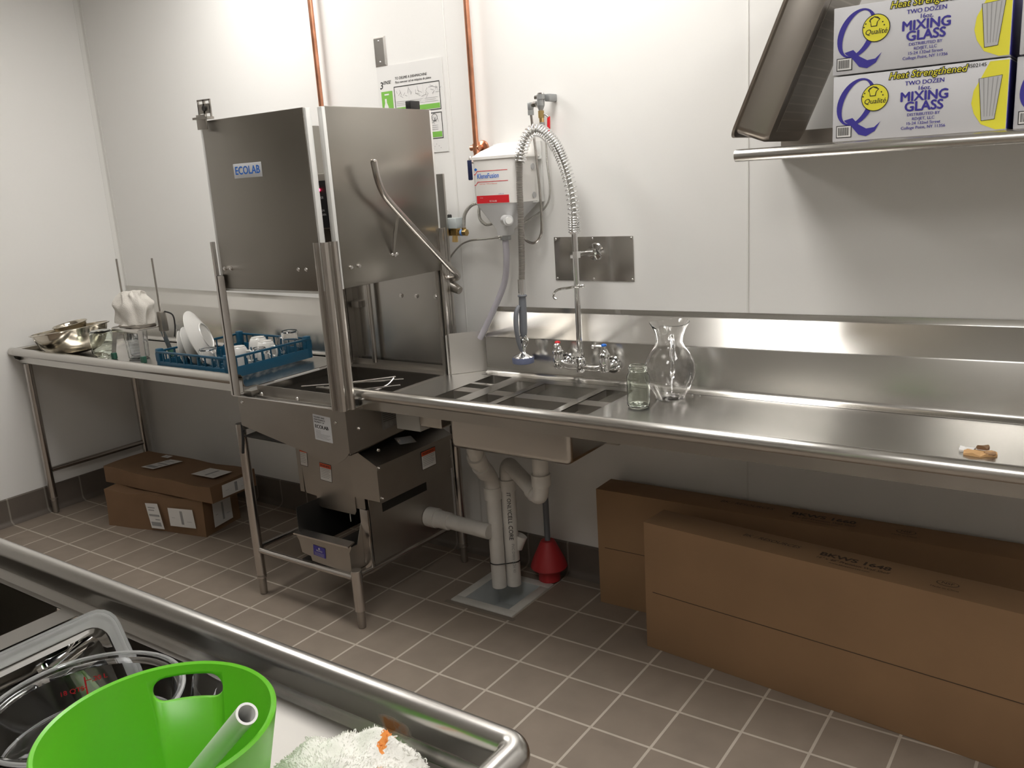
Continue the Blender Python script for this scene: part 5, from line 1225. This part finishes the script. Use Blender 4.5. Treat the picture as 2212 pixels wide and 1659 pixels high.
for bq in (B1, B2):
    mb = MB(); basin(mb, bq[0], bq[1], bq[2], bq[3], FZ-.0005, .585, .030, S_basin_shaded); mb.disc(((bq[0]+bq[1])/2, (bq[2]+bq[3])/2, .5865), .045, mat=M_dark); mb.build('sink_basin', None, FT)
for (x, y) in ((2.05, -2.2), (4.18, -2.2), (2.05, -2.78), (4.18, -2.78)):
    mb = MB(); table_leg(mb, x, y, FZ-.004); foot(mb, x, y); mb.build('leg', None, FT)

# clear food storage bin tipped on its side in the sink
BN = thing('storage_bin', 'clear plastic food storage bin tipped up against the sink divider in the foreground', 'bin', (3.4, -2.4, .60))
c = Vector((3.462, -2.212, .980)); ex = Vector((0, -1, 0)); ez = Vector((math.cos(math.radians(62)), 0, -math.sin(math.radians(62)))); en = ex.cross(ez).normalized()
if en.x > 0: en = -en
Mb = Matrix.Identity(4)
for i in range(3): Mb[i][0] = ex[i]; Mb[i][1] = ez[i]; Mb[i][2] = en[i]; Mb[i][3] = c[i]
def rr_ring(x0, x1, y0, y1, z, r, seg=5):
    out = []
    for (cx, cy, a0) in ((x1-r, y1-r, 0), (x0+r, y1-r, 90), (x0+r, y0+r, 180), (x1-r, y0+r, 270)):
        for i in range(seg+1): t = math.radians(a0+90*i/seg); out.append((cx+r*math.cos(t), cy+r*math.sin(t), z))
    return out
W2, H2, D2 = .44, .36, .19
def bin_shell(ins): return [rr_ring(-.004, W2+.004, -.004, H2+.004, .012, .034), rr_ring(-.006, W2+.006, -.006, H2+.006, -.004, .036), rr_ring(0, W2, 0, H2, -.008, .034), rr_ring(.018, W2-.018, .018, H2-.018, -.006, .026), rr_ring(.022, W2-.022, .022, H2-.022, .004, .026), rr_ring(.045, W2-.045, .045, H2-.045, D2-.02, .03), rr_ring(.062, W2-.062, .062, H2-.062, D2, .03)]
rs = bin_shell(0); rs2 = [rr_ring(.066, W2-.066, .066, H2-.066, D2-.004, .028), rr_ring(.049, W2-.049, .049, H2-.049, D2-.024, .028), rr_ring(.027, W2-.027, .027, H2-.027, .006, .024)]
mb = MB(); allr = rs + rs2; n = len(allr[0]); vs = [p for q in allr for p in q]; fs = []
for k in range(len(allr)-1):
    if k == len(rs)-1: continue
    for i in range(n): fs.append((k*n+i, k*n+(i+1) % n, (k+1)*n+(i+1) % n, (k+1)*n+i))
fs.append(tuple(range((len(rs)-1)*n, len(rs)*n))); fs.append(tuple(range(len(rs)*n, (len(rs)+1)*n)))
mb.add(vs, fs, M_clear, Mb); mb.build('bin_body', None, BN, angle=40)
mb = MB(); rg_ = [rr_ring(-.004, W2+.004, -.004, H2+.004, .0125, .034), rr_ring(-.009, W2+.009, -.009, H2+.009, .004, .038), rr_ring(-.009, W2+.009, -.009, H2+.009, -.010, .038), rr_ring(.014, W2-.014, .014, H2-.014, -.0092, .030), rr_ring(.016, W2-.016, .016, H2-.016, -.0075, .030), rr_ring(-.004, W2+.004, -.004, H2+.004, -.0075, .034)]
n = len(rg_[0]); mb.add([p for q in rg_ for p in q], [(k*n+i, k*n+(i+1) % n, ((k+1) % 6)*n+(i+1) % n, ((k+1) % 6)*n+i) for k in range(6) for i in range(n)], M_plrim, Mb); mb.build('bin_rim', None, BN, angle=40)
# clear round container with red scale
CN = thing('measuring_container', 'clear round measuring container with red graduation marks beside the green bucket', 'container', (3.622, -2.352, .76))
mb = MB(); cpr = [(.1465, .930), (.1465, .922), (.141, .920), (.136, .916), (.133, .86), (.128, .855), (.118, .765), (.110, .760), (0, .760), (0, .764), (.108, .764), (.115, .768), (.125, .858), (.130, .862), (.1335, .918), (.139, .9325), (.1465, .930)]
mb.lathe([(r, z-.0) for r, z in cpr], (3.622, -2.352, 0), 72, M_clear); mb.build('container_body', None, CN, angle=40)
MB().torus((3.622, -2.352, .9300), .1455, .0032, mat=M_plrim, seg=72).build('container_rim', None, CN)
MB().torus((3.622, -2.352, .857), .1315, .0022, mat=M_plrim, seg=72).build('step_ring', None, CN)
f = facing((3.622-.128*.88, -2.352+.128*.47, .885), (.47, .88, 0), (0, 0, 1)); mb = MB()
M_redp = plain('scale_red', (.55, .01, .02), .5)
rect(mb, f, -.0012, .0012, -.07, .022, M_redp)
for z, s_, sd in ((.014, '.20 L', 1), (.002, '18 QTS', -1), (-.028, '16 QTS', -1)):
    rect(mb, f, (0 if sd > 0 else -.010), (.010 if sd > 0 else 0), z, z+.0012, M_redp); mb.text(s_, .012, f @ T(.0002, .022*sd, z), M_redp, bold=.02)
mb.build('graduation_scale', None, CN)
# two small clear handled cups partly seen through the bucket slot
o = MB().lathe(cup_prof(.024, .033, .07), (0, 0, 0), 32, M_clear).build('plastic_cup', None, loc=(0, 0, 0)); o.location = (3.793, -2.262, FZ+.030); o.rotation_euler = (math.radians(-75), 0, math.radians(40))
tag(o, 'small clear plastic cup on its side behind the green bucket, seen through the handle slot', 'cup')

# lime green bucket with a hand slot cut through the far side
GX, GY, GZ0, GZ1, GR0, GR1 = 3.965, -2.430, FZ+.001, 1.060, .104, .1405
def bucket():
    mb = MB(); th = .0032
    mb.lathe([(0, 0), (GR0-.004, 0), (GR0, .004), (GR0+(GR1-GR0)*.96, GZ1-GZ0-.012), (GR1-.0005, GZ1-GZ0-.008), (GR1, GZ1-GZ0-.003), (GR1-.0025, GZ1-GZ0), (GR1-.0065, GZ1-GZ0-.002), (GR1-.0075, GZ1-GZ0-.012), (GR0-th, .006), (GR0-.010, .004), (0, .004)], (0, 0, 0), 96, M_lime)
    # weld the duplicated seam/apex
    b = mb.build('green_bucket', None, loc=(0, 0, 0), angle=40)
    bm = bmesh.new(); bm.from_mesh(b.data); bmesh.ops.remove_doubles(bm, verts=bm.verts, dist=1e-5); bmesh.ops.recalc_face_normals(bm, faces=bm.faces); bm.to_mesh(b.data); bm.free()
    az = math.radians(130); zc = 1.028-GZ0; hw, hh = .047, .0165
    prof_ = [(-hw+hh + hh*math.cos(a), hh*math.sin(a)) for a in [PI/2+PI*k/10 for k in range(11)]] + [(hw-hh + hh*math.cos(a), hh*math.sin(a)) for a in [-PI/2+PI*k/10 for k in range(11)]]
    c_ = MB(); fr_ = facing((math.cos(az)*.09, math.sin(az)*.09, zc), (-math.sin(az), math.cos(az), 0), (0, 0, 1))
    c_.prism(prof_, 'z', -.0, .09, M_lime, mtx=fr_); c_.prism(prof_, 'z', -.09, .0, M_lime, mtx=fr_) if False else None
    # the prism grows along the local z = xdir x ydir; make it straddle the wall both ways
    c2_ = MB(); c2_.prism(prof_, 'z', -.085, .085, M_lime, mtx=facing((math.cos(az)*.133, math.sin(az)*.133, zc), (-math.sin(az), math.cos(az), 0), (0, 0, 1)))
    cut = c2_.build('cutter', None, loc=(0, 0, 0), angle=40)
    md = b.modifiers.new('slot', 'BOOLEAN'); md.operation = 'DIFFERENCE'; md.object = cut; md.solver = 'EXACT'
    dg = bpy.context.evaluated_depsgraph_get(); me = bpy.data.meshes.new_from_object(b.evaluated_get(dg)); b.modifiers.clear(); b.data = me
    bpy.data.objects.remove(cut)
    return b
gb = bucket(); gb.location = (GX, GY, GZ0); tag(gb, 'bright lime green plastic bucket with an oval hand slot in the foreground', 'bucket')
mb = MB(); a = Vector((4.078, -2.382, 1.082)); b_2 = Vector((3.893, -2.360, .902)); d = (b_2-a).normalized(); u = d.orthogonal().normalized(); w_ = d.cross(u)
vs = []; sg = 28
for (p, r) in ((a, .0133), (b_2, .0133), (b_2, .0103), (a, .0103)):
    for i in range(sg): t = 2*PI*i/sg; vs.append(p+(u*math.cos(t)+w_*math.sin(t))*r)
fs = [(k*sg+i, k*sg+(i+1) % sg, ((k+1) % 4)*sg+(i+1) % sg, ((k+1) % 4)*sg+i) for k in range(4) for i in range(sg)]
mb.add(vs, fs, M_white); tag(mb.build('pipe_offcut', None, angle=40), 'short white plastic pipe standing tilted inside the green bucket', 'pipe')

# terry towel heap
M_terry = plain('terry_white', (.88, .87, .82), .95, bump=.15, bscale=420); M_terry.node_tree.nodes['Principled BSDF'].inputs['Sheen Weight'].default_value = .4
M_terry_o = plain('terry_orange', (.88, .33, .08), .95, bump=.15, bscale=420)
mb = MB(); NU, NV = 150, 130; TX, TY = 4.105, -2.315
def th_(s, t):
    x = (s-.5)*.34; y = (t-.5)*.36
    e_ = max(0, 1-((abs(x)/.125)**2.2+(abs(y)/.155)**2.2))
    h = .062*e_**.33 + .016*noise.noise(Vector((x*17, y*17, 3)))*min(1, e_*6) + .010*noise.noise(Vector((x*38, y*38, 9)))*min(1, e_*6)
    for (cx, cy, rx, ry, hh) in ((-.035, .085, .030, .030, .020), (.000, .110, .022, .022, .026), (-.070, .040, .030, .035, .012), (.060, .060, .045, .030, .018), (.010, .030, .05, .03, .010), (.085, .010, .030, .04, .010)):
        h += hh*math.exp(-((x-cx)/rx)**2-((y-cy)/ry)**2)*min(1, e_*8)
    return x, y, h, e_
vs = []; fs = []; ms = []; keep = {}
for j_ in range(NV+1):
    for i in range(NU+1):
        x, y, h, e_ = th_(i/NU, j_/NV); fz = (random.random()-.5)*.0030
        vs.append((TX+x+fz*.5, TY+y+fz*.5, FZ+.002+max(0, h)+abs(fz)*(1 if e_ > 0 else 0)))
        keep[(i, j_)] = e_ > .004
o_faces = []
for j_ in range(NV):
    for i in range(NU):
        if not (keep[(i, j_)] and keep[(i+1, j_+1)] and keep[(i+1, j_)] and keep[(i, j_+1)]): continue
        a = j_*(NU+1)+i; f_ = (a, a+1, a+NU+2, a+NU+1); x, y, h, e_ = th_(i/NU, j_/NV)
        st_ = (abs(x-.016+.3*(y-.10)) < .0045 and .088 < y < .140) or ((x-.052)**2/.008**2+(y-.058)**2/.004**2 < 1) or ((x-.080)**2/.016**2+(y-.022)**2/.005**2 < 1)
        (o_faces if st_ else fs).append(f_)
mb.add(vs, fs, M_terry)
k_ = mb.mi(M_terry_o); mb.f += o_faces; mb.m += [k_]*len(o_faces)
# loose loops along the fold and hem
rl = random.Random(4)
for q in range(16000):
    s_, t = rl.random(), .25+.75*rl.random(); x, y, h, e_ = th_(s_, t)
    if e_ < .004: continue
    p = Vector((TX+x, TY+y, FZ+.002+h)); rad = Vector((x*2, y*2, .06)).normalized(); d1 = (rad+Vector((rl.uniform(-1, 1), rl.uniform(-1, 1), rl.uniform(-.3, .6)))*.7).normalized()*rl.uniform(.002, .0050)
    sd = d1.orthogonal().normalized()*.0006; org = (abs(x-.016+.3*(y-.10)) < .0045 and .088 < y < .140)
    mb.add([p-sd, p+sd, p+d1+sd*.8, p+d1-sd*.8], [(0, 1, 2, 3)], M_terry_o if org else M_terry)
for q in range(420):
    s_, t = rl.random(), .4+.6*rl.random(); x, y, h, e_ = th_(s_, t)
    if e_ < .03 or e_ > .5: continue
    p = Vector((TX+x, TY+y, FZ+.002+h)); a1 = Vector((rl.uniform(-1, 1), rl.uniform(-1, 1), .9)).normalized()*.006; b1 = Vector((rl.uniform(-1, 1), rl.uniform(-1, 1), 0)).normalized()*.004
    mb.tube([p, p+a1*.8, p+a1+b1*.5, p+a1*.8+b1, p+b1], .0008, 5, M_terry, cap=False)
tw = mb.build('terry_towel', None, angle=180); tag(tw, 'heap of white terry towel with orange stripes at the bottom right of the foreground sink', 'towel')
for o in list(bpy.data.objects):
    if '_o' in o: del o['_o']
scene.camera = cam
